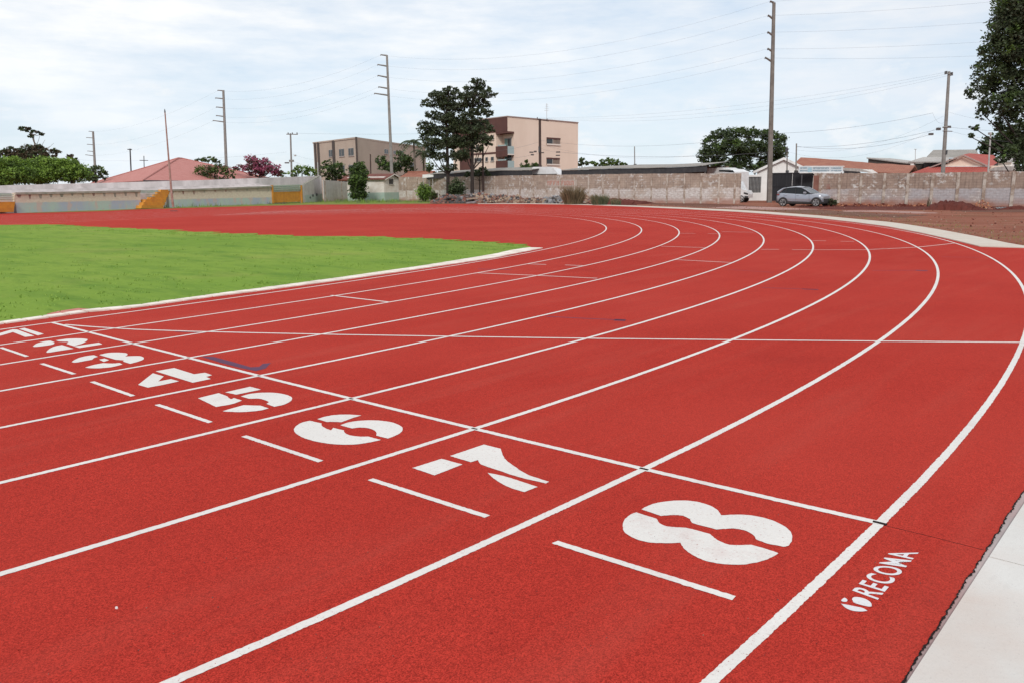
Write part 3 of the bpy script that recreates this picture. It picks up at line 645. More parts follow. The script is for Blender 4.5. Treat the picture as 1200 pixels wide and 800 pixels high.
def tree(name, label, cat, D, blobs, trunk, mats, leaf=.2, dens=1.0, seed=1, group=None, bark='bark', tr=.16, branches=True, clump=.34, depthf=.9, bare=None, top=None):
    """blobs/trunk in photo pixels at depth D; crown of leaf clumps over real limbs"""
    rng = np.random.default_rng(seed); mpp = D/F_
    base = pt(*trunk[0], D); root = empty(name, (base[0], base[1], 0)); tag(root, label, cat, group)
    L = lambda p: (p[0]-base[0], p[1]-base[1], p[2])
    tb = MB(); tp = [L(pt(x, y, D)) for x, y in trunk]; tp[0] = (0, 0, 0)
    n = len(tp); tb.tube(tp, [tr*(1-.65*i/(n-1)) for i in range(n)], bark, 7)
    crown = MB()
    tps = np.array(tp)
    for (bx, by, rx, ry) in blobs:
        dz = rng.uniform(-.5, .5)*rx*mpp*depthf
        c = np.array(pt(bx, by, D+dz)); c = np.array(L(c)); r = np.array([rx*mpp, rx*mpp*depthf, ry*mpp])
        if branches:
            low = tps[tps[:, 2] <= c[2]-.2*r[2]]; st = low[-1] if len(low) else tps[len(tps)//2]
            mid = (st+c)/2+np.array([0, 0, -.12*np.linalg.norm(c-st)])
            tb.tube([tuple(st), tuple(mid), tuple(c)], [tr*.38, tr*.25, tr*.10], bark, 5)
        vol = rx*ry
        K = max(8, int(vol*.42*dens)); cr = clump*min(r[0], r[2])
        cr = min(cr, .9)
        for k in range(K):
            d = rng.normal(0, 1, 3); d /= np.linalg.norm(d); q = c+d*r*rng.uniform(.35, 1.0)**.6
            m = mats[0] if rng.random() < .6 or d[2] < -.2 else mats[1]
            if len(mats) > 2 and rng.random() < .45: m = mats[2]
            nl = int(max(9, 11*(cr/leaf)**1.2)); nl = min(nl, 60)
            leaves(crown, q, nl, (cr*.72, cr*.72, cr*.5), leaf, [m], rng)
            if branches and k % 7 == 0:
                tb.tube([tuple(c), tuple((c+q)/2), tuple(q)], [tr*.09, tr*.07, tr*.04], bark, 4)
    if bare:
        for (x0, y0, x1, y1) in bare: tb.tube([L(pt(x0, y0, D)), L(pt((x0+x1)/2+.6, (y0+y1)/2, D)), L(pt(x1, y1, D))], [tr*.3, tr*.2, tr*.1], bark, 4)
    tb.build('trunk', root); crown.build('crown', root)
    return root
def shrub(name, label, D, px, py_base, w, h, mats, leaf=.14, seed=1, cat='bush', n=14, z0=None):
    rng = np.random.default_rng(seed); mpp = D/F_; b = pt(px, hy(px), D); root = empty(name, (b[0], b[1], 0)); tag(root, label, cat)
    zb = pt(px, py_base, D)[2] if z0 is None else z0; W = w*mpp/2; H = h*mpp
    st = MB(); fo = MB()
    for i in range(n):
        a = rng.uniform(0, 6.28); rr = W*math.sqrt(rng.random())*.85; hh = H*(1-.55*(rr/W)**2)*rng.uniform(.7, 1)
        t = (math.cos(a)*rr, math.sin(a)*rr, zb+hh)
        st.tube([(t[0]*.15, t[1]*.15, 0), (t[0]*.7, t[1]*.7, zb+hh*.5), t], [.03, .02, .008], 'bark', 4)
        for k in range(4):
            f = .25+.75*(k+1)/4; c = (t[0]*f, t[1]*f, zb+hh*f*.97)
            leaves(fo, c, 34, (W*.17+.05, W*.17+.05, H*.10), leaf, [mats[int(rng.random() < .45) % len(mats)]], rng)
    st.build('stem', root); fo.build('foliage', root); return root
def grassy(name, label, D, px, w, h, mats, seed=1, n=700, cat='bush', lean=.5, bw=.02):
    rng = np.random.default_rng(seed); mpp = D/F_; b = pt(px, hy(px), D); root = MB(); W = w*mpp/2; H = h*mpp
    for i in range(n):
        a = rng.uniform(0, 6.28); r = W*.6*math.sqrt(rng.random()); x, y = math.cos(a)*r, math.sin(a)*r; hh = H*(1-1.1*(r/W)**2)*rng.uniform(.3, 1)
        dx, dy = math.cos(a)*lean*hh*rng.uniform(0, .7), math.sin(a)*lean*hh*rng.uniform(0, .7); t = rng.uniform(0, 3.14); cx, cy = math.cos(t)*bw, math.sin(t)*bw
        root.add([(x-cx, y-cy, 0), (x+cx, y+cy, 0), (x+dx*.5+cx*.8, y+dy*.5+cy*.8, hh*.6), (x+dx, y+dy, hh), (x+dx*.5-cx*.8, y+dy*.5-cy*.8, hh*.6)], [(0, 1, 2, 3, 4)], mats[int(rng.random()*len(mats))])
    o = root.build(name); o.location = (b[0], b[1], 0); tag(o, label, cat); return o

# ------------------------------------------------------------------ walls
def block_wall(name, label, cat, fr, top_pts, thick, mat, posts, post_w, post_mat, post_top=.0, cap=None, group=None, ragged=.02):
    root = fr.empty(name); tag(root, label, cat, group)
    xs = [fr.xz(px, py) for px, py in top_pts]
    n = 90; X = np.linspace(0, fr.L, n); Z = np.interp(X, [a for a, _ in xs], [b for _, b in xs])
    prof = [(X[0], 0)]+[(x, z+random.uniform(-ragged, ragged)) for x, z in zip(X, Z)]+[(X[-1], 0)]
    mb = MB(); mb.prism(prof, 0, thick, mat); mb.build('wall_panel', root)
    for px in posts:
        x, _ = fr.xz(px, 215); z = float(np.interp(x, X, Z))+post_top; x0 = x-post_w/2; x1 = x+post_w/2
        pm = MB(); k = random.uniform(-.015, .015); pm.prism([(x0, 0), (x1, 0), (x1+k, z), (x0+k, z)], -.07, .0-.002, post_mat); pm.build('post', root)
    return root
FM = Fr(467.5, 112, 867, 73)
postsM = [476, 489, 502, 515, 541, 566, 580, 595, 609.5, 625, 641, 657, 673.5, 690, 707, 725.6, 743.5, 763.5, 782, 802.5, 822, 843, 861.5]
wm = block_wall('boundary_wall', 'long weathered block wall with pale posts behind the rubble', 'wall', FM, [(467.5, 207.6), (520, 207.6), (580, 206.4), (640, 205.2), (744, 204), (867, 203.4)], .18, 'wall_mid', postsM, .16, 'post')
# faded red letters on a white panel of this wall
q = MB(); P = FM.quadpoly([(639.5, 211), (676, 210.8), (676, 218.6), (639.5, 219)], -.01)
q.prism(P, -.012, -.004, 'letter_ground'); q.build('painted_panel', wm)
q = MB()
def stroke_word(q, fr, x0, x1, y0, y1, n, m, off, seed):
    r = random.Random(seed); w = (x1-x0)/n
    for i in range(n):
        a = x0+i*w; g = w*.24; t = (y1-y0)*.2; b = a+w-g*.9
        kind = r.choice('HNUEFOA')
        segs = {'H': [(a, a+g, y0, y1), (b-g, b, y0, y1), (a+g, b-g, (y0+y1)/2-t/2, (y0+y1)/2+t/2)], 'N': [(a, a+g, y0, y1), (b-g, b, y0, y1), (a+g, b-g, y0+t, y0+2*t)], 'U': [(a, a+g, y0, y1), (b-g, b, y0, y1), (a+g, b-g, y1-t, y1)],
                'E': [(a, a+g, y0, y1), (a+g, b, y0, y0+t), (a+g, b, y1-t, y1), (a+g, b-g, (y0+y1)/2-t/2, (y0+y1)/2+t/2)], 'F': [(a, a+g, y0, y1), (a+g, b, y0, y0+t), (a+g, b-g, (y0+y1)/2-t/2, (y0+y1)/2+t/2)],
                'O': [(a, a+g, y0, y1), (b-g, b, y0, y1), (a+g, b-g, y0, y0+t), (a+g, b-g, y1-t, y1)], 'A': [(a, a+g, y0, y1), (b-g, b, y0, y1), (a+g, b-g, y0, y0+t)]}[kind]
        for (u0, u1, v0, v1) in segs:
            X0, Z1 = fr.xz(u0, v0, off); X1, Z0 = fr.xz(u1, v1, off); q.box(X0, X1, off-.004, off, Z0, Z1, m)
stroke_word(q, FM, 641, 656, 212, 217.6, 4, 'red_letter', -.016, 3); stroke_word(q, FM, 658, 673, 212, 217.6, 5, 'red_letter', -.016, 5)
q.build('painted_lettering', wm)
FR = Fr(953.5, 68, 1290, 52)
postsR = [955.5, 961.5, 984, 1009.4, 1036.6, 1064, 1092.7, 1123, 1154, 1187.7, 1224]
wr = block_wall('boundary_wall', 'weathered concrete panel wall with pale posts behind the silver car', 'wall', FR, [(953.5, 203.4), (1064, 203.2), (1190, 201.2), (1290, 200)], .15, 'wall_right', postsR, .2, 'post')
q = MB(); P = FR.quadpoly([(968.2, 216.2), (972.9, 216.2), (972.9, 222), (968.2, 222)], -.01); q.prism(P, -.03, -.003, 'rust'); q.build('meter_box', wr)
q = MB(); a0 = FR.x(953.5); q.box(0, .5, -.09, -.075, 0, 2.35, 'rub_pink'); q.build('brick_pier', wr)

# gate between the two walls
FG = Fr(904.2, 82, 952.5, 80); r_ = FG.empty('sheet_metal_gate'); tag(r_, 'black sheet metal gate behind the silver car', 'gate')
zt = FG.xz(928, 202.6)[1]; q = MB(); hL = FG.L/2
for i in range(2):
    q = MB(); q.box(i*hL+.02, (i+1)*hL-.02, 0, .05, .08, zt, 'gate')
    for k in range(9): q.box(i*hL+.1+k*hL/9.3, i*hL+.14+k*hL/9.3, -.02, -.001, .1, zt-.05, 'gate')
    leaf = q.build('gate_leaf', r_)
q = MB(); q.box(0, FG.L, -.05, -.022, zt*.52, zt*.52+.08, 'gate'); q.box(0, FG.L, -.05, -.022, zt-.1, zt-.02, 'gate'); q.build('gate_rail', r_)
# thin rendered panel fence between grandstand and hut
FP = Fr(379.5, 108, 413, 122)
wp = block_wall('boundary_wall', 'short stained white panel wall between grandstand and cream hut', 'wall', FP, [(379.5, 211.3), (390, 212.2), (400, 213), (413, 213.8)], .1, 'white_wall', [380.5, 400, 411.5], .18, 'post', .05)

# ------------------------------------------------------------------ grandstand
FS = Fr(-160, 52, 337, 97); gs = FS.empty('grandstand'); tag(gs, 'long low grandstand with faded mural front and orange stairs', 'grandstand')
ledge = [(-160, 229.5), (0, 226.3), (40, 226), (160, 223.6), (230, 221.8), (300, 219.2), (337, 217.6)]
def wallprof(fr, pts, off=0): return [fr.xz(px, py, off) for px, py in pts]
def seg_front(p0, p1, m='mural', name='front_wall', off=0.0, th=.25, zt=None):
    X0, X1 = FS.x(p0, off), FS.x(p1, off); Zs = []
    xs = [p0]+[a for a, _ in ledge if p0 < a < p1]+[p1]; prof = [(X0, 0)]+[FS.xz(a, ip(ledge, a), off) for a in xs]+[(X1, 0)]
    q = MB(); q.prism(prof, off, off+th, m); return q.build(name, gs)
seg_front(-160, -14); seg_front(17, 164); seg_front(197, 318)
# ledge slab over the front walls with drip stains
for (p0, p1) in ((-160, -14), (17, 164), (197, 318)):
    q = MB(); xs = np.linspace(p0, p1, 14); prof = [FS.xz(a, ip(ledge, a), -.0) for a in xs]
    q.prism([(x, z+.03) for x, z in prof]+[(x, z-.14) for x, z in prof[::-1]], -.12, -.003, 'ledge'); q.build('ledge', gs)
    xs = np.arange(p0+5, p1-3, 12.5)
    for a in xs:
        q = MB()
        x, z = FS.xz(a, ip(ledge, a)+1.5, -.01); w = random.uniform(.10, .22); h = random.uniform(.15, .4); q.prism([(x-w, z-.05), (x+w, z-.05), (x+w*.5, z-.05-h), (x-w*.4, z-.05-h)], -.016, -.004, 'rust' if random.random() < .45 else 'ledge'); q.build('drip_stain', gs)
# tiers (stepped seating) and back wall
depth = 4.4; q = MB()
zl = [FS.xz(a, ip(ledge, a)) for a in (-160, 0, 160, 318)]; 
X = np.linspace(0, FS.L, 40); ZL = np.interp(X, [FS.xz(a, ip(ledge, a))[0] for a, _ in ledge], [FS.xz(a, ip(ledge, a))[1] for a, _ in ledge])
for k in range(4):
    y0 = .26+k*1.03; y1 = y0+1.03
    q.prism([(X[0], .01)]+[(x, z-.25+.16*k) for x, z in zip(X, ZL)]+[(X[-1], .01)], y0, y1-.004, 'stand_back')
q.build('seating_tier', gs)
bw = [(-160, 221), (0, 217.8), (16, 217.2), (120, 214.6), (240, 211.2), (300, 209), (376.5, 206.4)]
B = [FS.xz(a, b, depth) for a, b in bw]; q = MB(); q.prism([(B[0][0], 0)]+B+[(B[-1][0], 0)], depth, depth+.2, 'stand_back'); q.build('back_wall', gs)
# sloping end wall
E0 = FS.x(353, 0); xe = B[-1][0]; ze = B[-1][1]; zf = FS.xz(355, 216.6)[1]; xf = FS.x(356)
q = MB(); q.box(E0-.1, xf, 0, .22, 0, zf-.1, 'green_paint'); q.build('front_wall', gs)
q = MB(); v = []
n_pts = [(xf, -.02, 0), (xe+.02, depth+.2, 0), (xe+.02, depth+.2, ze+.03), (xf, -.02, zf)]
th = .22; q.add([p for p in n_pts]+[(p[0]-th, p[1]+.02, p[2]) for p in n_pts], [(0, 1, 2, 3), (7, 6, 5, 4), (0, 4, 5, 1), (1, 5, 6, 2), (2, 6, 7, 3), (3, 7, 4, 0)], 'white_wall'); q.build('end_wall', gs)
q = MB(); q.add([(xf+.01, -.01, zf), (xe+.04, depth+.2, ze+.03), (xe-.2, depth+.22, ze+.10), (xf-.24, 0, zf+.07)], [(0, 1, 2, 3)], 'ledge')
q.add([(xf+.012, 0, zf-.10), (xe+.042, depth+.2, ze-.08), (xe+.042, depth+.2, ze+.03), (xf+.012, 0, zf)], [(0, 1, 2, 3)], 'ledge'); q.build('coping', gs)
# green dado on the end wall
lo = lambda t, z: (xf+.03+(xe-xf)*t+.012, depth*t, z); q = MB(); q.add([lo(.02, 0), lo(1.0, 0), lo(1.0, 1.05), lo(.02, .95)], [(0, 1, 2, 3)], 'green_paint')
q.build('green_dado', gs)
for t, z, s in ((.30, .62, .13), (.45, .85, .16), (.66, .95, .17)):
    q = MB(); q.add([lo(t-s/4, z-s), lo(t+s/4, z-s), lo(t+s/3, z), lo(t+s/5, z+s), lo(t-s/5, z+s), lo(t-s/3, z)], [tuple(range(6))], 'steel_dark')
    for v_ in range(len(q.v)): q.v[v_] = (q.v[v_][0]+.012, q.v[v_][1], q.v[v_][2])
    q.build('scorch_mark', gs)
# orange door panel with green rails at the right end
q = MB(); P = FS.quadpoly([(320, 225.4), (352, 224.6), (352, 236.6), (320, 238)], .05); q.prism([(x, max(z, .02)) for x, z in P], .05, .16, 'orange'); q.build('orange_panel', gs)
q = MB(); P = FS.quadpoly([(319.5, 217.6), (353.5, 216.4), (353.5, 224.7), (319.5, 225.5)], .12); q.prism(P, .17, .25, 'green_paint'); q.build('green_panel', gs)
for r0 in (218.4, 220.6, 222.8):
    q = MB(); a = FS.xz(319, r0); b = FS.xz(353.5, r0-1.0); q.tube([(a[0], -.03, a[1]), (b[0], -.03, b[1])], .045, 'green_rail', 5); q.build('rail', gs)
for px_ in (318.6, 352.6):
    x, z = FS.xz(px_, 217.4); q = MB(); q.box(x-.12, x+.12, -.1, .05, 0, z, 'orange'); q.build('orange_post', gs)
# orange staircases set into the front
def stairs(steps, rec, rails):
    x0, x1 = FS.x(rec[0]), FS.x(rec[1]); zt = FS.xz(rec[1], ip(ledge, rec[1])+.4)[1]
    q = MB(); q.box(x0, x1, .30, .45, 0, zt, 'green_paint'); q.build('recess_wall', gs)
    for k, (a, b, yt, yb, off) in enumerate(steps):
        P = [FS.xz(a, yb, off), FS.xz(b, yb-.1, off), FS.xz(b+.4, yt, off), FS.xz(a+.8, yt+.15, off)]; P = [(x, max(z, 0)) for x, z in P]
        q = MB(); q.prism(P, off, .29, 'orange'); q.build('step', gs)
    for (a, b, y) in rails:
        A_ = FS.xz(a, y); B_ = FS.xz(b, y-.4); q = MB(); q.tube([(A_[0], -.02, A_[1]), (B_[0], -.02, B_[1])], .03, 'green_rail', 4); q.build('rail', gs)
stairs([(165.5, 191.5, 240.8, 244.6, -.62), (167.5, 193, 237.2, 241.0, -.45), (170, 194.5, 233.8, 237.4, -.28), (176, 195, 231.2, 234.0, -.14), (181.5, 196.5, 228.2, 231.3, -.08), (184.5, 198, 225.2, 228.3, -.04), (188, 200, 222.4, 225.3, -.02)], (164, 200), [(172, 187, 225.2), (171, 184, 228), (170.5, 181, 230.8)])
stairs([(-12, 16.2, 243.6, 249, -.5), (-12, 16.8, 240.2, 243.8, -.35), (-12, 17.4, 236.8, 240.4, -.2)], (-14, 17), [(-12, 16, 229), (-12, 16, 231.5), (-12, 16, 234)])
# thin rusty mast standing in front of the stand
D0 = 64; b0 = pt(203, 239.5, D0)
r_ = empty('flag_mast', (b0[0], b0[1], 0)); tag(r_, 'thin leaning rusty mast standing before the grandstand', 'mast')
q = MB(); P = [pt(193.3, 132, D0), pt(197, 178, D0), pt(200.6, 222, D0), pt(203, 243, D0)][::-1]; P = [(p[0]-b0[0], p[1]-b0[1], max(p[2], 0)) for p in P]
q.tube(P, [.085, .08, .06, .045], 'rust', 6); q.build('pole', r_); q = MB(); q.box(-.2, .2, -.2, .2, 0, .05, 'steel_dark'); q.build('base_plate', r_)
tz = P[-1]; q = MB(); q.tube([(tz[0], tz[1], tz[2]), (tz[0], tz[1], tz[2]+.25)], [.06, .02], 'steel_dark', 6); q.build('finial', r_)

# ------------------------------------------------------------------ hut
FH_ = Fr(450.3, 111, 467.6, 113.5); hut = FH_.empty('hut'); tag(hut, 'small cream and green hut with tiled roof on the grass', 'hut')
W = FH_.L; z_e = FH_.xz(459, 208.2)[1]; z_a = FH_.xz(459, 203.8)[1]; Dp = 3.6
# length of the hut runs left-away: find depth so that left corner falls at px 425.6
def px_of(fr, x, y, z):
    p = fr.o+fr.u*x+fr.n*y; d = np.array([p[0], p[1], z])-CAM; return 600+F_*(d@BR)/(d@BF)
Dp = 4.0
sk = -2.9   # hut is a parallelogram in plan as seen; real side runs back and to the left
def shear(o, k):
    for v in o.data.vertices: v.co.x += k*v.co.y
    o.data.update()
while px_of(FH_, sk, Dp, 0) > 425.6: sk -= .02
k_ = sk/Dp
q = MB(); q.prism([(0, 0), (W, 0), (W, 1.15), (0, 1.15)], 0, Dp, 'hut_lower'); o = q.build('dado', hut); shear(o, k_)
q = MB(); q.prism([(0.02, 1.15), (W-.02, 1.15), (W-.02, z_e), (W/2, z_a-.12), (.02, z_e)], 0.01, Dp-.01, 'hut_upper'); o = q.build('wall', hut); shear(o, k_)
for s in (0, 1):
    q = MB(); e = .35; x0, x1 = (-.45, W/2) if s == 0 else (W+.45, W/2); za = z_a; ze = z_e-.22
    q.add([(x0, -e, ze), (x1, -e, za), (x1, Dp+e, za), (x0, Dp+e, ze), (x0, -e, ze-.09), (x1, -e, za-.09), (x1, Dp+e, za-.09), (x0, Dp+e, ze-.09)], [(0, 1, 2, 3), (7, 6, 5, 4), (0, 4, 5, 1), (1, 5, 6, 2), (2, 6, 7, 3), (3, 7, 4, 0)], 'tile_dark'); o = q.build('roof', hut); shear(o, k_)
    q = MB(); q.add([(x0, -e-.03, ze-.18), (x1, -e-.03, za-.16), (x1, -e-.03, za-.02), (x0, -e-.03, ze-.04)], [(0, 1, 2, 3)], 'hut_upper'); o = q.build('bargeboard', hut); shear(o, k_)
q = MB(); P = FH_.quadpoly([(456, 210), (460.6, 210), (460.6, 216), (456, 216)]); q.prism(P, -.03, .0-.002, 'glass'); wn = q.build('window', hut)
q = MB(); q.prism([(P[3][0]-.08, P[3][1]-.1), (P[2][0]+.08, P[2][1]-.1), (P[2][0]+.08, P[2][1]-.003), (P[3][0]-.08, P[3][1]-.003)], -.09, -.002, 'frame'); q.build('sill', wn)

# ------------------------------------------------------------------ generic houses
def add_window(fr, root, x0, y0, x1, y1, off=0.0, m='glass', fm='frame', split=True):
    P = [fr.xz(x0, y0, off), fr.xz(x1, y0, off), fr.xz(x1, y1, off), fr.xz(x0, y1, off)]
    a, b = P[0][0], P[1][0]; t, u = max(P[0][1], P[1][1]), min(P[2][1], P[3][1]); q = MB()
    q.box(a, b, off-.05, off-.003, u, t, fm); w = q.build('window', root); q = MB()
    q.box(a+.07, b-.07, off-.075, off-.052, u+.07, t-.07, m); q.build('pane', w)
    if split:
        q = MB(); q.box((a+b)/2-.035, (a+b)/2+.035, off-.095, off-.077, u+.07, t-.07, fm); q.build('mullion', w)
    q = MB(); q.box(a-.06, b+.06, off-.12, off-.001, u-.09, u-.003, fm); q.build('sill', w)
    return w
# --- taupe block on the left
FT = Fr(370, 152, 420, 138); tb_ = FT.empty('apartment_building'); tag(tb_, 'taupe flat roofed block with dark vertical bands behind the cream hut', 'building')
zT = FT.xz(420, 162.4)[1]; L1 = FT.L
c0 = pt(420, hy(420), 138); c1 = pt(500, hy(500), 172)
FT2 = Fr(420, 138, 500, 172); 
# world corners turned into the local frame of the thing
def loc(fr, p): v = np.array([p[0], p[1]])-fr.o; return (float(v@fr.u), float(v@fr.n))
A0 = (0, 0); A1 = (L1, 0); A2 = loc(FT, c1); back = (A2[0]-L1, A2[1])
q = MB(); q.slab([A0, A1, A2, back], 0, zT, 'taupe'); q.build('wall', tb_)
q = MB(); q.slab([(-.1, -.1), (A1[0]+.08, -.1), (A2[0]+.1, A2[1]+.1), (back[0]-.1, back[1]+.1)], zT, zT+.25, 'taupe'); q.build('parapet', tb_)
for a, b in ((371.3, 373.2), (374.8, 376.9), (392.2, 394.9)):
    x0, x1 = FT.x(a), FT.x(b); q = MB(); q.box(x0, x1, -.13, -.003, 0, zT+.12, 'dark_brown'); q.build('dark_band', tb_)
q = MB(); q.box(L1-.12, L1+.12, -.13, .12, 0, zT+.26, 'dark_brown'); q.build('corner_band', tb_)
for w in ((385.3, 176, 390.7, 184), (397.4, 175, 403.5, 183.4), (408.3, 174, 414.6, 182.7), (398.6, 194, 404.2, 202), (408.5, 193.6, 415, 202.5), (385.3, 195, 390.7, 203)): add_window(FT, tb_, *w)
sub = empty('right_wing_front'); 
# right face windows: built in its own frame then placed as part of the block
def transfer(o, frA, frB):
    """mesh given in frame A's coordinates, rewritten in frame B's"""
    for v in o.data.vertices:
        w = frA.o+frA.u*v.co.x+frA.n*v.co.y; l = w-frB.o; v.co.x = float(l@frB.u); v.co.y = float(l@frB.n)
    o.data.update()
bpy.data.objects.remove(sub)
for w in ((450, 175.4, 454.6, 180.4), (460.6, 177, 463.4, 180.8), (465, 177.2, 468, 181), (469.5, 177.4, 472.5, 181.2), (450, 191, 454.6, 196), (462, 191, 470, 196), (480, 191, 486, 197)):
    r = add_window(FT2, tb_, *w)
    transfer(r, FT2, FT)
    for c in r.children: transfer(c, FT2, FT)
q = MB(); x0 = FT2.x(474.5); q.box(x0, x0+5.5, .3, 4, zT+.25, zT+.26, 'taupe')
# --- peach block
FC = Fr(532, 121, 595.5, 111); pb = FC.empty('apartment_building'); tag(pb, 'peach three storey block with brown cladding and corner balconies', 'building')
FC2 = Fr(595.5, 111, 677, 122.5)
zC = FC.xz(595.5, 137)[1]; zC2 = FC2.xz(677, 143.4)[1]; L1 = FC.L; c1 = loc(FC, pt(677, hy(677), 122.5)); bk = (c1[0]-L1, c1[1])
bx0, bx1 = FC.x(582), L1     # corner balcony bay
# mass: main walls with the balcony bay cut back
zfl = [FC.xz(590, y)[1] for y in (207, 198.3, 181.2, 153.6)]
bay = 1.7; q = MB()
u2 = np.array([c1[0]-L1, c1[1]]); u2n = u2/np.hypot(*u2); bayR = FC2.x(602.8)
pR = (L1+u2n[0]*bayR, u2n[1]*bayR); bay = pR[1]
outer_ = [(0, 0), (bx0, 0), (bx0, bay), pR, c1, bk]
z3 = FC.xz(595.5, 154)[1]
q.slab(outer_, 0, z3, 'peach'); q.build('wall', pb)
q = MB(); q.slab([(0, 0), (L1, 0), c1, bk], z3+.003, zC, 'peach'); q.build('upper_wall', pb)
x0, _ = FC.xz(571, 150); q = MB(); q.box(-.05, L1-.003, -.08, -.004, z3-.0, zC+.08, 'brown_panel'); q.build('brown_cladding', pb)
q = MB(); xs0, xs1 = FC.x(540), FC.x(554); q.box(xs0, xs1, -.10, -.004, zfl[0]*.0+1.5, z3-.01, 'brown_panel'); q.build('brown_cladding', pb)
xb = FC.x(554); zb = FC.xz(575, 180)[1]; q = MB(); q.box(xb+.01, bx0-.003, -.05, -.004, zb-.1, zb+.14, 'brown_panel'); q.build('floor_band', pb)
def balcony(zlo, zhi, yt):
    # slab
    q = MB(); q.slab([(bx0+.003, -.04), (L1+.02, -.04), (pR[0]+.02, pR[1]-.004), (bx0+.003, bay-.004)], zlo-.15, zlo, 'peach_shade'); sl = q.build('balcony', pb)
    q = MB(); q.box(bx0+.003, L1+.0, -.09, -.045, zlo-.35, zlo+1.05, 'brown_panel'); q.build('balustrade', sl)
    q = MB(); q.prism([(bx0+.5, zlo+1.055), (L1-.3, zlo+1.055), (L1-.3, zlo+1.2), (bx0+.4, zlo+1.2)], -.08, -.05, 'glass_pale'); q.build('glass_rail', sl)
    q = MB(); q.box(bx0+.35, pR[0]-.45, bay-.10, bay-.004, zlo+.02, zlo+2.15, 'frame'); d = q.build('door', sl)
    q = MB(); q.box(bx0+.45, (bx0+pR[0])/2-.1, bay-.13, bay-.102, zlo+.1, zlo+2.05, 'glass_teal'); q.box((bx0+pR[0])/2, pR[0]-.55, bay-.13, bay-.102, zlo+.1, zlo+2.05, 'glass'); q.build('pane', d)
    q = MB(); a = (L1+.0, -.02); 
    q.add([(a[0], a[1], zlo+.0), (pR[0], pR[1]-.01, zlo+.0), (pR[0], pR[1]-.01, zlo+1.0), (a[0], a[1], zlo+1.0)], [(0, 1, 2, 3)], 'glass_pale'); q.build('glass_rail', sl)
balcony(FC.xz(590, 180.8)[1], z3, 0); balcony(FC.xz(590, 197.8)[1], 0, 0)
zmid = FC.xz(590, 180.8)[1]
q = MB(); q.slab([(bx0+.003, -.06), (L1+.05, -.06), (pR[0]+.05, pR[1]-.01), (bx0+.003, bay-.01)], z3-.25, z3-.01, 'brown_panel'); q.build('canopy', pb)
for w in ((575.2, 159.5, 578.8, 164), (558, 170, 560.5, 174), (569, 184.5, 572, 189.4), (575.4, 184, 579, 189), (556, 185.5, 564.5, 189.6)): add_window(FC, pb, *w, split=False)
for (a, b, c, d) in ((640.3, 161.2, 656.3, 170.4), (640.3, 184.9, 655.6, 193.7)):
    P = [FC2.xz(a, b), FC2.xz(c, b), FC2.xz(c, d), FC2.xz(a, d)]; x0, x1 = P[0][0], P[1][0]; z1, z0 = P[0][1], P[2][1]
    q = MB(); q.box(x0, x1, -.03, -.003, z0, z1, 'recess'); w = q.build('loggia', pb); transfer(w, FC2, FC)
    parts = [('pane', [(x0+.05, x0+(x1-x0)*.42, -.06, -.032, z0+.06, z1-.22, 'glass')]), ('soffit', [(x0, x1, -.10, -.032, z1-.2, z1, 'brown_panel')]), ('mullion', [(x0+(x1-x0)*.42, x0+(x1-x0)*.45, -.1, -.032, z0, z1-.2, 'frame')]),
             ('balustrade', [(x0-.02, x1+.02, -.13, -.102, z0-.08, z0+.12, 'peach_shade')]), ('shutter', [(x0+(x1-x0)*.74, x1-.05, -.065, -.032, z0+.13, z1-.22, 'recess')])]
    for nm, bs in parts:
        q = MB()
        for bb in bs: q.box(*bb)
        o = q.build(nm, w); transfer(o, FC2, FC)
q = MB(); q.slab([(-.1, -.12), (L1+.1, -.12), (c1[0]+.12, c1[1]), (bk[0], bk[1]+.1)], zC+.001, zC+.12, 'fascia'); q.build('coping', pb)
q = MB(); p = FC2.o+FC2.u*FC2.x(653.4)+FC2.n*2; l = p-FC.o; lx, ly = float(l@FC.u), float(l@FC.n)
q.tube([(lx, ly, zC+.1), (lx, ly, zC+2.6)], .035, 'pole_pale', 5)
for k in range(4): q.box(lx-.5+.08*k, lx+.5-.08*k, ly-.02, ly+.02, zC+1.6+.25*k, zC+1.63+.25*k, 'pole_pale')
q.build('antenna', pb)
# --- pink hip roof house
HD = 92
def hip(name, label, eaves, apex1, apex2, rm, wm, wall_in=.5, drop=.0, cat='house', ridge=None):
    """eaves: 4 world (x,y), apex line, z values -> walls and four roof slopes"""
    root = empty(name, (eaves[0][0], eaves[0][1], 0)); tag(root, label, cat); ox, oy = eaves[0][0], eaves[0][1]; ze = eaves[0][2]
    E = [(e[0]-ox, e[1]-oy, e[2]) for e in eaves]; R1 = (apex1[0]-ox, apex1[1]-oy, apex1[2]); R2 = (apex2[0]-ox, apex2[1]-oy, apex2[2])
    cx = sum(e[0] for e in E)/4; cy = sum(e[1] for e in E)/4
    q = MB(); Wp = [(e[0]*.93+cx*.07, e[1]*.93+cy*.07) for e in E]; q.slab(Wp, 0, ze-.05, wm); q.build('wall', root)
    q = MB(); q.add(E+[R1, R2], [(0, 1, 5, 4), (1, 2, 5), (2, 3, 4, 5), (3, 0, 4)], rm); q.add(E, [(3, 2, 1, 0)], 'fascia'); r = q.build('roof', root)
    q = MB()
    for a, b in ((E[0], R1), (E[3], R1), (E[1], R2), (E[2], R2), (R1, R2)): q.tube([(a[0], a[1], a[2]+.02), (b[0], b[1], b[2]+.02)], .09, rm, 5)
    for i in range(4): a, b = E[i], E[(i+1) % 4]; q.tube([(a[0], a[1], a[2]-.05), (b[0], b[1], b[2]-.05)], .07, 'steel_dark' if i == 0 else rm, 4)
    q.build('ridge_tile', r); return root
e0 = pt(167.5, 211.6, 90); zE = e0[2]
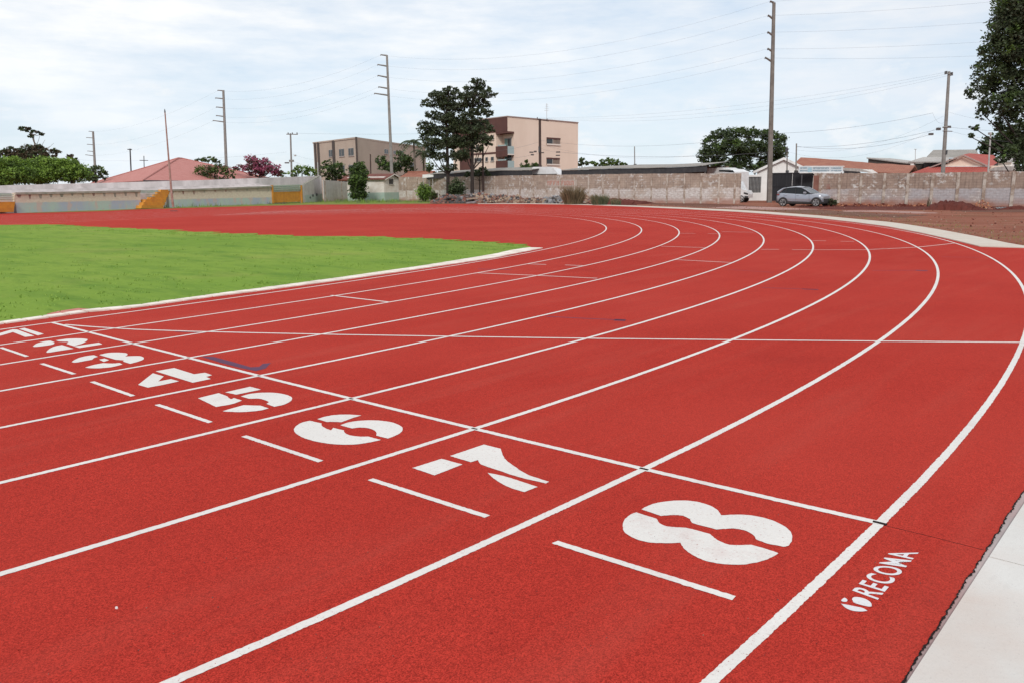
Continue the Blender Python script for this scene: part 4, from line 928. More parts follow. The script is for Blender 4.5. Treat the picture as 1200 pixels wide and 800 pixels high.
def at_z(px, py, z):     # world point where the sight line of a pixel reaches height z
    d = ray(px, py); t = (z-CH)/d[2]; p = CAM+t*d; return (p[0], p[1], z)
eL = pt(107.5, hy(108), 118); eL = (eL[0], eL[1], zE); eR_ = pt(335, hy(335), 118); eR_ = (eR_[0], eR_[1], zE)
eB = (eL[0]+eR_[0]-e0[0], eL[1]+eR_[1]-e0[1], zE); ap = pt(209, 185.6, 112); ap2 = pt(213, 185.9, 113)
hip('house', 'low house with a wide pink hip roof behind the grandstand', [e0, eR_, eB, eL], ap, (ap2[0], ap2[1], ap[2]), 'tile_pink', 'peach_shade')
# small clay roofs beyond the wall
def gable_house(name, label, fr, x0px, x1px, eave_py, ridge_py, dep, rm, wm, over=.3, offy=0.0, ridge_off=None, cat='house'):
    root = fr.empty(name); tag(root, label, cat); x0, x1 = fr.x(x0px), fr.x(x1px); ze = fr.xz((x0px+x1px)/2, eave_py)[1]; ro = dep/2; zr = fr.xz((x0px+x1px)/2, ridge_py, ro)[1]
    q = MB(); q.box(x0+.15, x1-.15, .3, dep-.3, 0, ze-.02, wm); q.build('wall', root)
    q = MB(); q.add([(x0, 0, ze), (x1, 0, ze), (x1, ro, zr), (x0, ro, zr), (x0, dep, ze), (x1, dep, ze)], [(0, 1, 2, 3), (3, 2, 5, 4)], rm); q.add([(x0, 0, ze-.1), (x1, 0, ze-.1), (x1, ro, zr-.1), (x0, ro, zr-.1), (x0, dep, ze-.1), (x1, dep, ze-.1)], [(3, 2, 1, 0), (4, 5, 2, 3), ], rm)
    q.add([(x0, 0, ze-.1), (x1, 0, ze-.1), (x1, 0, ze), (x0, 0, ze)], [(0, 1, 2, 3)], rm); r = q.build('roof', root)
    q = MB(); q.add([(x0+.16, .3, ze-.03), (x0+.16, dep-.3, ze-.03), (x0+.16, ro, zr-.12)], [(0, 1, 2)], wm); q.add([(x1-.16, .3, ze-.03), (x1-.16, dep-.3, ze-.03), (x1-.16, ro, zr-.12)], [(2, 1, 0)], wm); q.build('gable', root)
    q = MB(); q.tube([(x0, ro, zr+.03), (x1, ro, zr+.03)], .1, rm, 5); q.build('ridge_tile', r); return root
gable_house('shed', 'small orange tiled roof shed behind the white panel wall', Fr(395, 128, 411.5, 127), 395, 411.5, 211, 206, 4, 'tile_terra', 'brown_panel', cat='shed')
gable_house('shed', 'low clay tiled roof shed just right of the cream hut', Fr(466, 122, 498, 120), 466, 498, 209, 202, 6, 'tile_terra', 'peach_shade', cat='shed')
# --- lean-to roofs with dark fascia behind the long wall
def shade_roof(label, fr, pts_top, h_px, back, m_roof, drop_px=None):
    root = fr.empty('lean_to_roof'); tag(root, label, 'roof'); P = [fr.xz(a, b) for a, b in pts_top]; Q = [fr.xz(a, b+h_px) for a, b in pts_top]
    q = MB(); q.prism(P+Q[::-1], 0, .12, 'net'); q.build('fascia', root)
    q = MB(); n = len(P); v = []
    for i, (x, z) in enumerate(P): v += [(x, -.1, z+.01), (x, back, z+.45+random.uniform(-.03, .08)), (x, -.1, z+.07), (x, back, z+.53)]
    f = []
    for i in range(n-1): a = 4*i; b = 4*(i+1); f += [(a+2, b+2, b+3, a+3), (a+1, b+1, b, a), (a, b, b+2, a+2), (a+3, b+3, b+1, a+1)]
    q.add(v, f, m_roof); q.build('roof', root)
    for x in np.linspace(.3, fr.L-.3, 6): q = MB(); q.box(x-.07, x+.07, .15, .29, 0, P[0][1]-.3, 'conc_pole'); q.build('post', root)
    q = MB(); q.box(.1, fr.L-.1, back-.2, back, 0, min(z for _, z in P)+.2, 'recess'); q.build('back_wall', root)
    return root
shade_roof('long dark edged lean-to roof behind the wall left of the broad tree', Fr(658, 92, 828, 82), [(658, 200.2), (690, 199.2), (720, 197.8), (760, 197.6), (800, 196), (828, 194.4)], 7, 6, 'tile_grey')
shade_roof('dark edged lean-to roof below the peach building', Fr(500, 106, 623, 98), [(500, 205), (535, 203), (560, 201.4), (590, 200.4), (623, 200)], 5.2, 5, 'tile_grey')
# white awning sheet
FA = Fr(495, 106, 518, 105); r_ = FA.empty('awning'); tag(r_, 'small white awning sheet over the wall left of the tall dark trees', 'awning')
q = MB(); P = FA.quadpoly([(495, 205), (507, 204.4), (518, 203.6), (518, 205.4), (507, 207.8), (495, 209)]); q.prism(P, 0, 2, 'white'); q.build('sheet', r_)
for px_ in (496, 507): x = FA.x(px_); q = MB(); q.tube([(x, .1, 0), (x, .1, FA.xz(px_, 207)[1])], .04, 'pole_pale', 5); q.build('pole', r_)

# --- white house by the gate
FW = Fr(883, 93, 942, 91); wh = FW.empty('house'); tag(wh, 'white gabled house with long clay tiled roof behind the black gate', 'house')
xl, zl_ = FW.xz(883, 201); xa, za = FW.xz(919, 184.6); xr, zr_ = FW.xz(955, 201.5); dep = 30
W0, W1 = FW.x(886.5), FW.x(951)
q = MB(); q.prism([(W0, 0), (W1, 0), (W1, zr_), (xa, za-.2), (W0, zl_)], 0, 12, 'white_house'); q.build('wall', wh)
for (x0, z0, x1, z1) in ((xl, zl_, xa, za), (xr, zr_, xa, za)):
    q = MB(); q.add([(x0, -.35, z0-.28), (x1, -.35, z1-.28), (x1, -.35, z1), (x0, -.35, z0), (x0, -.28, z0-.28), (x1, -.28, z1-.28), (x1, -.28, z1), (x0, -.28, z0)], [(0, 1, 2, 3), (7, 6, 5, 4), (3, 2, 6, 7), (0, 4, 5, 1)], 'white'); q.build('bargeboard', wh)
q = MB(); q.add([(xl, -.27, zl_), (xa, -.27, za), (xa, 12.4, za), (xl, 12.4, zl_), (xr, -.27, zr_), (xr, 12.4, zr_)], [(0, 1, 2, 3), (1, 4, 5, 2)], 'tile_terra'); q.build('roof', wh)
# long range running right from the house, ridge parallel to the wall
FL = Fr(926, 93, 1066, 86); lr = FL.empty('house'); tag(lr, 'long low range with clay tiled roof behind the sign board', 'house')
rp = [(924, 185), (960, 187), (1017, 192), (1040, 193.2), (1057, 194)]; ep = [(926, 196), (960, 198), (988, 199.2), (1020, 201), (1061, 204)]
q = MB(); n = 16; v = []; f = []; ry = 4.0
for i in range(n):
    t = i/(n-1); a = 926+t*(1064-926); x, z = FL.xz(a, ip(ep, a), 0); x2, z2 = FL.xz(a, ip(rp, a), ry); v += [(x, 0, z+random.uniform(-.03, .03)), (x, ry, z2+random.uniform(-.03, .03)), (x, 2*ry, z)]
for i in range(n-1): a = 3*i; b = a+3; f += [(a, b, b+1, a+1), (a+1, b+1, b+2, a+2)]
q.add(v, f, 'tile_terra'); rf = q.build('roof', lr); sol = rf.modifiers.new('s', 'SOLIDIFY'); sol.thickness = .12; sol.offset = -1
q = MB(); q.box(.3, FL.L-.2, .6, 2*ry-.3, 0, FL.xz(1060, 206)[1]+.2, 'white_house'); q.build('wall', lr)
P = FL.quadpoly([(989, 199.6), (1020, 199.6), (1052, 205), (990, 205)], -.5)
q = MB(); P = FL.quadpoly([(987.5, 196.8), (1008, 198), (1022, 202.6), (989, 200.2)], -1.2); q.prism(P, -1.2, -1.1, 'tile_pale'); q.build('canopy', lr)
q = MB(); P = FL.quadpoly([(989, 200), (1006, 200), (1010, 204.5), (989, 204.5)], -.3); q.prism(P, -.5, -.2, 'net'); q.build('opening', lr)  # dark panel, its colour stands for the shade beneath the canopy
q = MB(); P = FL.quadpoly([(1010, 198.6), (1022, 199), (1031, 204.6), (1020, 204.6)], -.8); q.prism(P, -.9, -.8, 'white_house'); q.build('gable', lr)
# sign
FB = Fr(936, 79.5, 988.2, 78); sg = FB.empty('sign_board'); tag(sg, 'long white sign board with blue lettering above the wall by the gate', 'sign')
P = FB.quadpoly([(936, 196.2), (943, 194.7), (988, 194.7), (988.2, 202.6), (936, 202.6)]); q = MB(); q.prism(P, 0, .12, 'sign'); q.build('board', sg)
q = MB(); q.box(0, FB.L, -.03, -.002, P[3][1]-.0, P[3][1]+.07, 'white'); q.box(0.8, FB.L, -.03, -.002, P[2][1]-.07, P[2][1], 'white'); q.build('frame', sg)
q = MB(); a = FB.quadpoly([(946.5, 196.6), (951.5, 196.6), (951.5, 202), (946.5, 202)]); q.prism(a, -.02, -.004, 'sign_cyan'); q.build('emblem', sg)
q = MB()
for (x0, x1, y0, y1, s) in ((938, 946, 196.4, 198.2, 1), (937.5, 946.5, 199.6, 201, 2), (953, 971.5, 196.6, 198.4, 3), (952.5, 972, 199.4, 201, 4), (974, 986, 196.7, 198.2, 5), (974, 986.5, 199.6, 200.9, 6)): stroke_word(q, FB, x0, x1, y0, y1, max(4, int((x1-x0)/1.5)), 'sign_blue', -.012, s)
q.build('lettering', sg)
for px_ in (939, 962, 985): x = FB.x(px_); q = MB(); q.box(x-.05, x+.05, .13, .23, 0, P[2][1]-.1, 'steel_dark'); q.build('post', sg)
# barred opening and low white wall left of the pole
FV = Fr(866.5, 90, 899.5, 89); bw_ = FV.empty('barred_fence'); tag(bw_, 'white wall with grey barred opening left of the tall pole', 'fence')
z1 = FV.xz(880, 226.2)[1]; z2 = FV.xz(880, 207.5)[1]; z3_ = FV.xz(880, 205.2)[1]; xm = FV.x(891.7)
q = MB(); q.box(0, xm, 0, .2, 0, z1, 'white_house'); q.box(xm, FV.L, 0, .2, 0, FV.xz(895, 203.5)[1], 'white_house'); q.box(0, xm, 0, .2, z2, z3_, 'white_house'); q.build('wall', bw_)
for k in range(15):
    x = .12+k*(xm-.2)/14; q = MB(); q.box(x-.03, x+.03, .07, .12, z1+.002, z2-.002, 'bars'); q.build('bar', bw_)
q = MB(); q.box(0.01, xm-.01, .15, .17, z1+.002, z2-.002, 'steel_dark'); q.build('void_shade_sheet', bw_)  # dark sheet colouring in the shaded void behind the bars

# --- houses at the right
F1 = Fr(1017, 98, 1066, 94); r_ = F1.empty('shed'); tag(r_, 'dark brown walled shed with a pale sloping roof edge', 'shed')
P = F1.quadpoly([(1017.5, 186.2), (1063, 192.2), (1063, 205), (1017.5, 205)]); P[2] = (P[2][0], 0); P[3] = (P[3][0], 0); q = MB(); q.prism(P, 0, 5, 'dark_brown'); q.build('wall', r_)
q = MB(); q.prism([(P[0][0]-.1, P[0][1]), (P[1][0]+.1, P[1][1]), (P[1][0]+.1, P[1][1]+.13), (P[0][0]-.1, P[0][1]+.13)], -.2, 5.2, 'tile_pale'); q.build('roof', r_)
F2 = Fr(1063, 92, 1182, 84); bh = F2.empty('house'); tag(bh, 'house with beige hip roof behind the leaning concrete pole', 'house')
def poly3(fr, pts): return [(fr.xz(a, b, o)[0], o, fr.xz(a, b, o)[1]) for a, b, o in pts]
q = MB(); q.add(poly3(F2, [(1085.7, 185.4, 2.2), (1150, 185.2, 2.2), (1143, 175.5, 6), (1093.8, 176, 6)]), [(0, 1, 2, 3)], 'tile_grey'); q.add(poly3(F2, [(1143, 175.5, 6), (1093.8, 176, 6), (1085, 185, 10), (1150, 185, 10)]), [(0, 1, 2, 3)], 'tile_grey')
q.add(poly3(F2, [(1085.7, 185.4, 2.2), (1093.8, 176, 6), (1085, 185, 10)]), [(0, 1, 2)], 'tile_grey'); q.build('roof', bh)
q = MB(); q.add(poly3(F2, [(1064.5, 191, 0), (1112, 191, 0), (1112, 185.8, 2.19), (1082, 185.6, 2.19)]), [(0, 1, 2, 3)], 'tile_pale'); o = q.build('porch_roof', bh); sm = o.modifiers.new('s', 'SOLIDIFY'); sm.thickness = .12
zz = F2.xz(1090, 185.6, 2.2)[1]; q = MB(); q.box(F2.x(1066), F2.x(1150), 3, 9.5, 0, zz-.1, 'net'); q.build('wall', bh)
q = MB(); x = F2.x(1064.5); q.box(x, x+.35, .1, .4, 0, F2.xz(1065, 191)[1]-.02, 'white_house'); q.build('post', bh)
F3 = Fr(1066, 81, 1182, 75); rh = F3.empty('house'); tag(rh, 'peach gabled house with bright red roof behind the right wall', 'house')
za3 = F3.xz(1128.8, 181.9, 2)[1]
q = MB(); q.add(poly3(F3, [(1066, 203.6, 0), (1159, 203, 0), (1156.9, 195.6, 1.9), (1088, 195.8, 1.9)]), [(0, 1, 2, 3)], 'tile_red'); o = q.build('porch_roof', rh); sm = o.modifiers.new('s', 'SOLIDIFY'); sm.thickness = .1
q = MB(); g_ = F3.quadpoly([(1104, 195.2), (1128.8, 182.6), (1156, 195.2)], 2); q.prism(g_, 2.0, 2.25, 'peach'); q.build('gable', rh)
q = MB(); g_ = F3.quadpoly([(1108, 194.9), (1157, 194.6), (1157, 195.9), (1108, 196.1)], 1.9); q.prism(g_, 1.88, 1.97, 'white'); q.build('fascia', rh)
for pts in ([(1128.8, 181.4), (1088.5, 196.6), (1088.5, 197.8), (1128.8, 183.2)], [(1128.8, 181.4), (1160.5, 195.4), (1160.5, 196.8), (1128.8, 183.2)]):
    g_ = F3.quadpoly(pts, 1.7); q = MB(); q.prism(g_, 1.62, 1.75, 'fascia'); q.build('bargeboard', rh)
q = MB(); q.add(poly3(F3, [(1128.8, 181.4, 1.8), (1161, 196, 1.8), (1172, 189, 9), (1164, 182, 11), (1136, 180, 9)]), [(0, 1, 2, 3, 4)], 'tile_red')
q.add(poly3(F3, [(1128.8, 181.4, 1.8), (1088.5, 196.8, 1.8), (1100, 192, 9), (1136, 180, 9)]), [(0, 1, 2, 3)], 'tile_grey'); q.build('roof', rh)
q = MB(); q.box(F3.x(1100), F3.x(1155), 2.3, 8.5, 0, F3.xz(1128, 195.2, 2)[1], 'peach'); q.build('wall', rh)
F4 = Fr(1156, 77, 1215, 74); r_ = F4.empty('house'); tag(r_, 'pale roofed outbuilding half hidden by the large right tree', 'house')
P = F4.quadpoly([(1156, 200.4), (1166, 196.2), (1180, 195), (1215, 196), (1215, 200)]); q = MB(); q.prism(P, 0, 4, 'tile_pale'); q.build('roof', r_)
q = MB(); q.box(F4.x(1158), F4.x(1214), .2, 3.8, 0, P[0][1]-.02, 'white_house'); q.build('wall', r_)
F5 = Fr(1164, 83, 1186, 82); r_ = F5.empty('shed'); tag(r_, 'small grey roof right of the bright red roof', 'shed')
P = F5.quadpoly([(1164, 190), (1167, 184.6), (1184, 184.2), (1186, 190)]); q = MB(); q.add([(P[0][0], 0, P[0][1]), (P[3][0], 0, P[3][1]), (P[2][0], 2, P[2][1]), (P[1][0], 2, P[1][1])], [(0, 1, 2, 3)], 'tile_pale'); o = q.build('roof', r_); sm = o.modifiers.new('s', 'SOLIDIFY'); sm.thickness = .1
q = MB(); q.box(.2, F5.L-.2, .3, 2, 0, P[0][1]-.05, 'white_house'); q.build('wall', r_)

# ------------------------------------------------------------------ vehicles
def wheel(parent, x, y, r, w, z=None, side=-1):
    t = MB(); n = 20; z = r if z is None else z; vs = []; prof = [(0, .80), (.0, .97), (.03, 1), (w-.03, 1), (w, .97), (w, .8)]
    for a, k in prof:
        for i in range(n): th = 2*math.pi*i/n; vs.append((x+math.cos(th)*r*k, y+side*(-a) if side > 0 else y+a, z+math.sin(th)*r*k))
    f = [(j*n+i, j*n+(i+1) % n, (j+1)*n+(i+1) % n, (j+1)*n+i) for j in range(len(prof)-1) for i in range(n)]+[tuple(range((len(prof)-1)*n, len(prof)*n))]
    t.add(vs, f, 'tyre'); o = t.build('wheel', parent); q = MB(); d = -.004 if side < 0 else .004
    yy = y+.02*(1 if side < 0 else -1)
    q.add([(x+math.cos(2*math.pi*i/n)*r*.68, yy+.03*(1 if side < 0 else -1), z+math.sin(2*math.pi*i/n)*r*.68) for i in range(n)], [tuple(range(n))], 'cladding')
    for k in range(5):
        a = 2*math.pi*k/5+.3; c, s = math.cos(a), math.sin(a); p = lambda rr, tt: (x+c*rr*r-s*tt*r, yy, z+s*rr*r+c*tt*r)
        q.add([p(.05, -.10), p(.66, -.17), p(.70, 0), p(.66, .17), p(.05, .10)], [(0, 1, 2, 3, 4)], 'rim')
    for i in range(n):
        a, b = 2*math.pi*i/n, 2*math.pi*(i+1)/n
        q.add([(x+math.cos(a)*r*.66, yy-.002, z+math.sin(a)*r*.66), (x+math.cos(b)*r*.66, yy-.002, z+math.sin(b)*r*.66), (x+math.cos(b)*r*.76, yy, z+math.sin(b)*r*.76), (x+math.cos(a)*r*.76, yy, z+math.sin(a)*r*.76)], [(0, 1, 2, 3)], 'rim')
    q.build('rim', o); return o
FCAR = Fr(918.3, 62.6, 957.2, 60.8); car = FCAR.empty('parked_car'); tag(car, 'silver hatchback parked on the dirt in front of the black gate', 'car')
k_ = FCAR.L/2.53; Wd = 1.72
cs = lambda pts: [(x*k_, y, z) for x, y, z in pts]
# lower body loft: stations (x, side inset, sill z, belt z, crown)
ST = [(-.58, .30, .42, .80, .00), (-.60, .16, .30, .95, .01), (-.50, .06, .26, 1.03, .02), (-.2, .015, .25, 1.04, .02), (.4, .0, .24, .99, .02), (1.2, .0, .24, .94, .02), (2.0, .0, .24, .91, .03),
      (2.36, .01, .25, .94, .07), (2.66, .03, .25, .90, .06), (2.83, .09, .25, .84, .05), (2.92, .20, .26, .75, .04), (2.96, .36, .30, .60, .02)]
q = MB(); vs = []; m_ = 10
for (x, i, zs, zb, cr) in ST:
    zmid = zs+(zb-zs)*.55; s = [(i+.06, zs), (i+.0, zs+.16), (i-.005, zmid), (i+.035, zb-.06), (i+.085, zb), (Wd*.5*.55, zb+cr*.8)]
    for y, z in s: vs.append((x*k_, y, z))
    for y, z in s[::-1]: vs.append((x*k_, Wd-y, z))
n = 12; f = [(j*n+i, (j+1)*n+i, (j+1)*n+(i+1) % n, j*n+(i+1) % n) for j in range(len(ST)-1) for i in range(n)]+[tuple(range(n)), tuple(reversed(range((len(ST)-1)*n, len(ST)*n)))]
q.add(vs, f, 'silver'); body = q.build('body', car, smooth=True)
sb = body.modifiers.new('sub', 'SUBSURF'); sb.levels = 2; sb.render_levels = 2
GH = [(-.50, 1.02, .14), (-.38, 1.14, .18), (-.12, 1.33, .23), (.32, 1.435, .26), (.85, 1.47, .27), (1.25, 1.43, .26), (1.62, 1.25, .20), (2.12, .975, .14)]
q = MB(); vs = []
zbelt = lambda x: float(np.interp(x, [s[0] for s in ST], [s[3] for s in ST]))
for x, zr, ins in GH:
    zb = zbelt(x)-.05; z1 = max(zr-.04, zb+.02); s = [(.085, zb), (ins, z1), (ins+.10, max(zr, z1+.005))]
    for y, z in s: vs.append((x*k_, y, z))
    for y, z in s[::-1]: vs.append((x*k_, Wd-y, z))
n = 6; f = [(j*n+i, (j+1)*n+i, (j+1)*n+(i+1) % n, j*n+(i+1) % n) for j in range(len(GH)-1) for i in range(n)]
q.add(vs, f, 'car_glass'); q.build('window', car)
q = MB(); vs = []; R_ = [(-.34, 1.24, .20), (-.12, 1.37, .22), (.30, 1.455, .24), (.85, 1.49, .25), (1.20, 1.46, .25), (1.27, 1.435, .255)]
for x, zr, ins in R_:
    for y, z in ((ins-.015, zr-.055), (ins+.09, zr-.008), (Wd/2, zr+.02), (Wd-ins-.09, zr-.008), (Wd-ins+.015, zr-.055)): vs.append((x*k_, y, z))
q.add(vs, [(j*5+i, (j+1)*5+i, (j+1)*5+i+1, j*5+i+1) for j in range(len(R_)-1) for i in range(4)], 'silver'); q.build('roof', car, smooth=True)
for s_ in (0, 1):
    Y = lambda y: y if s_ == 0 else Wd-y
    q = MB(); q.tube(cs([(2.10, Y(.125), .965), (1.62, Y(.188), 1.255), (1.25, Y(.24), 1.43)]), .035, 'silver', 5); q.tube(cs([(-.46, Y(.10), 1.02), (-.30, Y(.155), 1.17), (-.10, Y(.215), 1.33), (.10, Y(.23), 1.385)]), [.12, .10, .06, .03], 'silver', 6)
    q.tube(cs([(.92, Y(.085), .95), (.86, Y(.24), 1.44)]), .018, 'cladding', 4); q.tube(cs([(.16, Y(.085), .99), (.12, Y(.235), 1.38)]), .022, 'cladding', 4); q.build('window_pillar', car)
    q = MB(); q.box(1.60*k_, 1.78*k_, Y(-.12) if s_ == 0 else Y(.02), Y(.02) if s_ == 0 else Y(-.12), .96, 1.09, 'silver'); q.build('mirror', car)
    for hx in (.12, 1.02): q = MB(); q.box(hx*k_, (hx+.16)*k_, min(Y(-.012), Y(.03)), max(Y(-.012), Y(.03)), .80, .83, 'silver'); q.build('handle', car)
    q = MB(); q.prism([(x*k_, z) for x, z in ((-.02+.38, .23), (2.12, .23), (2.12, .34), (.38, .32))], min(Y(-.012), Y(.05)), max(Y(-.012), Y(.05)), 'cladding'); q.build('sill_cladding', car)
    q = MB(); q.prism([(x*k_, z) for x, z in ((.42, .40), (2.08, .36), (2.10, .41), (.44, .44))], min(Y(-.016), Y(.03)), max(Y(-.016), Y(.03)), 'silver'); q.build('door_trim', car)
    q = MB()
    for dx in (2.03, .98, .10): q.tube(cs([(dx, Y(-.004), .36), (dx-.02, Y(-.008), .65), (dx-.06, Y(.03), .92)]), .006, 'cladding', 4)
    q.build('door_gap', car)
    for wx in (0, 2.53):
        q = MB(); nn = 20; c = [(wx*k_+math.cos(math.pi*(i/nn*1.16-.08))*.385, .31+math.sin(math.pi*(i/nn*1.16-.08))*.385) for i in range(nn+1)]
        q.prism(c, min(Y(-.010), Y(.10)), max(Y(-.010), Y(.10)), 'cladding'); q.build('wheel_arch', car)
        wheel(car, wx*k_, Y(-.03), .305, .2, side=-1 if s_ == 0 else 1)
    q = MB(); q.add(cs([(2.70, Y(.03), .80), (2.88, Y(.11), .74), (2.955, Y(.25), .68), (2.95, Y(.25), .60), (2.87, Y(.09), .62), (2.72, Y(.01), .70)]), [tuple(range(6))], 'lamp'); q.build('headlight', car)
    q = MB(); q.add(cs([(-.62, Y(.26), .90), (-.57, Y(.10), .92), (-.32, Y(.012), .94), (-.34, Y(.005), .84), (-.58, Y(.08), .78), (-.63, Y(.26), .78)]), [tuple(range(6))], 'red_lamp'); q.build('tail_light', car)
q = MB(); q.prism([(2.90*k_, .30), (3.0*k_, .32), (3.0*k_, .56), (2.92*k_, .60)], .38, Wd-.38, 'cladding'); q.prism([(2.80*k_, .22), (2.98*k_, .24), (2.98*k_, .32), (2.80*k_, .30)], .15, Wd-.15, 'cladding'); q.build('grille', car)
q = MB(); q.prism([(-.63*k_, .30), (-.5*k_, .26), (-.5*k_, .42), (-.63*k_, .46)], .12, Wd-.12, 'cladding'); q.build('rear_bumper', car)
q = MB(); q.box(-.4*k_, 2.85*k_, .15, Wd-.15, .17, .3, 'cladding'); q.build('underbody', car)
# small litter of broken stems and clods by the front of the car
rngd = random.Random(4)
o = shrub('weed_clump', 'small dark weed clump beside the front of the silver car', 61.4, 975.5, 241, 9, 8, ['leaf_brown', 'leaf_dark'], .09, 41, 'weed', 9, z0=0)

def truck(name, label, cat, fr, prof, wheelxs, wd=2.1, windows=(), extra=(), r=.4):
    root = fr.empty(name); tag(root, label, cat); q = MB(); q.prism(prof, 0, wd, 'van_white'); q.build('body', root)
    for P, m, nm in windows: q = MB(); q.prism(P, -.02, -.003, m); q.build(nm, root); 
    for x in wheelxs: wheel(root, x, -.02, r, .24); wheel(root, x, wd+.02, r, .24, side=1)
    return root
# white van nose showing past the end of the left wall
FVN = Fr(846, 80.5, 877.2, 79.2); L = FVN.L
prof = [(0, .45), (L, .42), (L+.02, .8), (L-.12, 1.12), (L-.62, 1.22), (L-.95, 1.98), (L-1.3, 2.08), (0, 2.08)]
truck('van', 'white van nose showing between the wall end and the barred opening', 'van', FVN, prof, (L-.68, .3), 1.8,
      [([(L-.72, 1.28), (L-.98, 1.86), (L-1.75, 1.9), (L-1.75, 1.28)], 'car_glass', 'window'), ([(L-.02, .72), (L-.01, .88), (L-.42, .98), (L-.42, .82)], 'cladding', 'headlight'), ([(L-.35, .42), (L+.0, .42), (L+.01, .6), (L-.35, .62)], 'cladding', 'bumper')], r=.34)
FT1 = Fr(623.6, 100, 655, 98.5); L = FT1.L; zt_ = FT1.xz(632, 195.8)[1]
prof = [(0, .6), (L, .6), (L, 3.0), (L-.2, 3.3), (L-.7, zt_-.22), (L-1.3, zt_-.02), (.15, zt_), (0, zt_-.12)]
t1 = truck('truck', 'white rounded truck roof above the wall beside the brown utility pole', 'truck', FT1, prof, (.6, L-.6), 2.2,
      [([(.1, 3.02), (L-.2, 3.02), (L-.26, 3.2), (.1, 3.2)], 'car_glass', 'window')], r=.45)
FT2_ = Fr(828, 86, 861, 83); L = FT2_.L; a = lambda px, py: FT2_.xz(px, py)
prof = [(0, .6), (L, .6), a(861, 201.6), a(855, 198.6), a(848, 197.8), a(845, 196.7), a(841, 196.7), a(838, 197.6), a(829, 197.4), (0, 2.4)]
truck('truck', 'low white truck roof above the wall under the broad dark tree', 'truck', FT2_, prof, (.6, L-.6), 2.2, [([(L*.42, a(850, 201)[1]), (L-.12, a(858, 202.4)[1]), (L-.3, a(852, 200)[1]), (L*.44, a(848, 199.4)[1])], 'car_glass', 'window')], r=.45)

# ------------------------------------------------------------------ poles and cables
ARMS = {}
def tall_pole(label, D, base_px, top, wb, wt, arms, mat, key, group):
    b = pt(base_px, hy(base_px), D); root = empty('power_pylon', (b[0], b[1], 0)); tag(root, label, 'pole', group); rel = lambda p: (p[0]-b[0], p[1]-b[1], p[2])
    t = rel(pt(top[0], top[1], D)); k = D/F_; q = MB(); R_ = [wb*k/2*.9, wt*k/2*.9]; ang = YAW-math.pi/2
    vs = []
    for (cx, cy, cz), w in (((0, 0, 0), R_[0]), (t, R_[1])):
        for sx, sy in ((-1, -1), (1, -1), (1, 1), (-1, 1)): vs.append((cx+(sx*math.cos(ang)-sy*math.sin(ang))*w, cy+(sx*math.sin(ang)+sy*math.cos(ang))*w, cz))
    q.add(vs, [(0, 1, 5, 4), (1, 2, 6, 5), (2, 3, 7, 6), (3, 0, 4, 7), (4, 5, 6, 7)], mat); q.build('pole', root); ARMS[key] = []
    for (x0, y0, x1, y1) in arms:
        a = rel(pt(x1, y1, D)); e = rel(pt(x0, y0, D)); q = MB(); q.tube([a, e], [.11, .075], mat, 4); am = q.build('cross_arm', root)
        q = MB(); q.tube([e, (e[0], e[1], e[2]-.16)], [.03, .04], 'ceramic', 5); q.build('insulator', am); ARMS[key].append(pt(x0, y0+.6, D))
G5 = 'concrete power pylons with five short arms in a receding row'
tall_pole('tallest concrete pylon rising behind the silver car beside the black gate', 78, 902.3, (907, 3.5), 5.4, 3.2, [(902.5, 1.5, 907, 3.8), (900, 18, 906, 22.5), (899.5, 37.5, 905.8, 42), (899.5, 57, 905.6, 61), (896.5, 67.5, 905.4, 73)], 'conc_pole_dark', 'A', G5)
tall_pole('concrete pylon between the taupe building and the tall dark trees', 113, 460, (453.4, 65), 3.9, 2.3, [(446, 64.4, 453.5, 65.4), (442.4, 75.9, 453, 77.7), (442.6, 88.6, 453.4, 90.8), (443.4, 102, 453.7, 103.8), (438.6, 109.6, 454, 111.8)], 'conc_pole', 'B', G5)
tall_pole('concrete pylon rising behind the pink roofed house', 150, 266, (261.7, 106), 3.2, 2.2, [(255, 106, 261.7, 106.7), (252.3, 115, 262, 116), (253.3, 125.6, 262.2, 126.6), (253.2, 135.6, 262.6, 136.8), (249.4, 141.4, 262.8, 143.2)], 'conc_pole', 'C', G5)
tall_pole('smallest and farthest concrete pylon above the green trees at left', 235, 112.6, (109, 154.2), 2.6, 1.8, [(104, 154, 109, 154.6), (101, 161.4, 109.3, 162), (102, 169.3, 109.8, 170), (102.5, 177.2, 110.2, 178), (100, 181.6, 110.4, 183)], 'conc_pole', 'D', G5)
def util(name, label, D, base_px, top, wb, wt, mat, arms=(), boxes=(), cat='utility pole', z0=0, extra_tubes=()):
    b = pt(base_px, hy(base_px), D); root = empty(name, (b[0], b[1], 0)); tag(root, label, cat); rel = lambda x, y, dd=0: tuple(np.array(pt(x, y, D+dd))-np.array([b[0], b[1], 0])); k = D/F_
    q = MB(); t = rel(*top); q.tube([(0, 0, z0), (t[0]/2, t[1]/2, t[2]/2), t], [wb*k/2, (wb+wt)*k/4, wt*k/2], mat, 8); q.build('pole', root)
    for (x0, y0, x1, y1, w) in arms: q = MB(); q.tube([rel(x0, y0, -.15), rel(x1, y1, -.15)], w*k/2, mat, 4); am = q.build('cross_arm', root); 
    for (x0, y0, x1, y1, m) in boxes:
        q = MB(); a = rel(x0, y0, -.2); c = rel(x1, y1, -.2); d_ = np.array([math.cos(YAW), math.sin(YAW), 0])*.3
        vs = [a, (c[0], c[1], a[2]), c, (a[0], a[1], c[2])]; q.add(vs+[tuple(np.array(v)+d_) for v in vs], [(0, 1, 2, 3), (7, 6, 5, 4), (0, 4, 5, 1), (1, 5, 6, 2), (2, 6, 7, 3), (3, 7, 4, 0)], m); q.build('fitting', root)
    return root
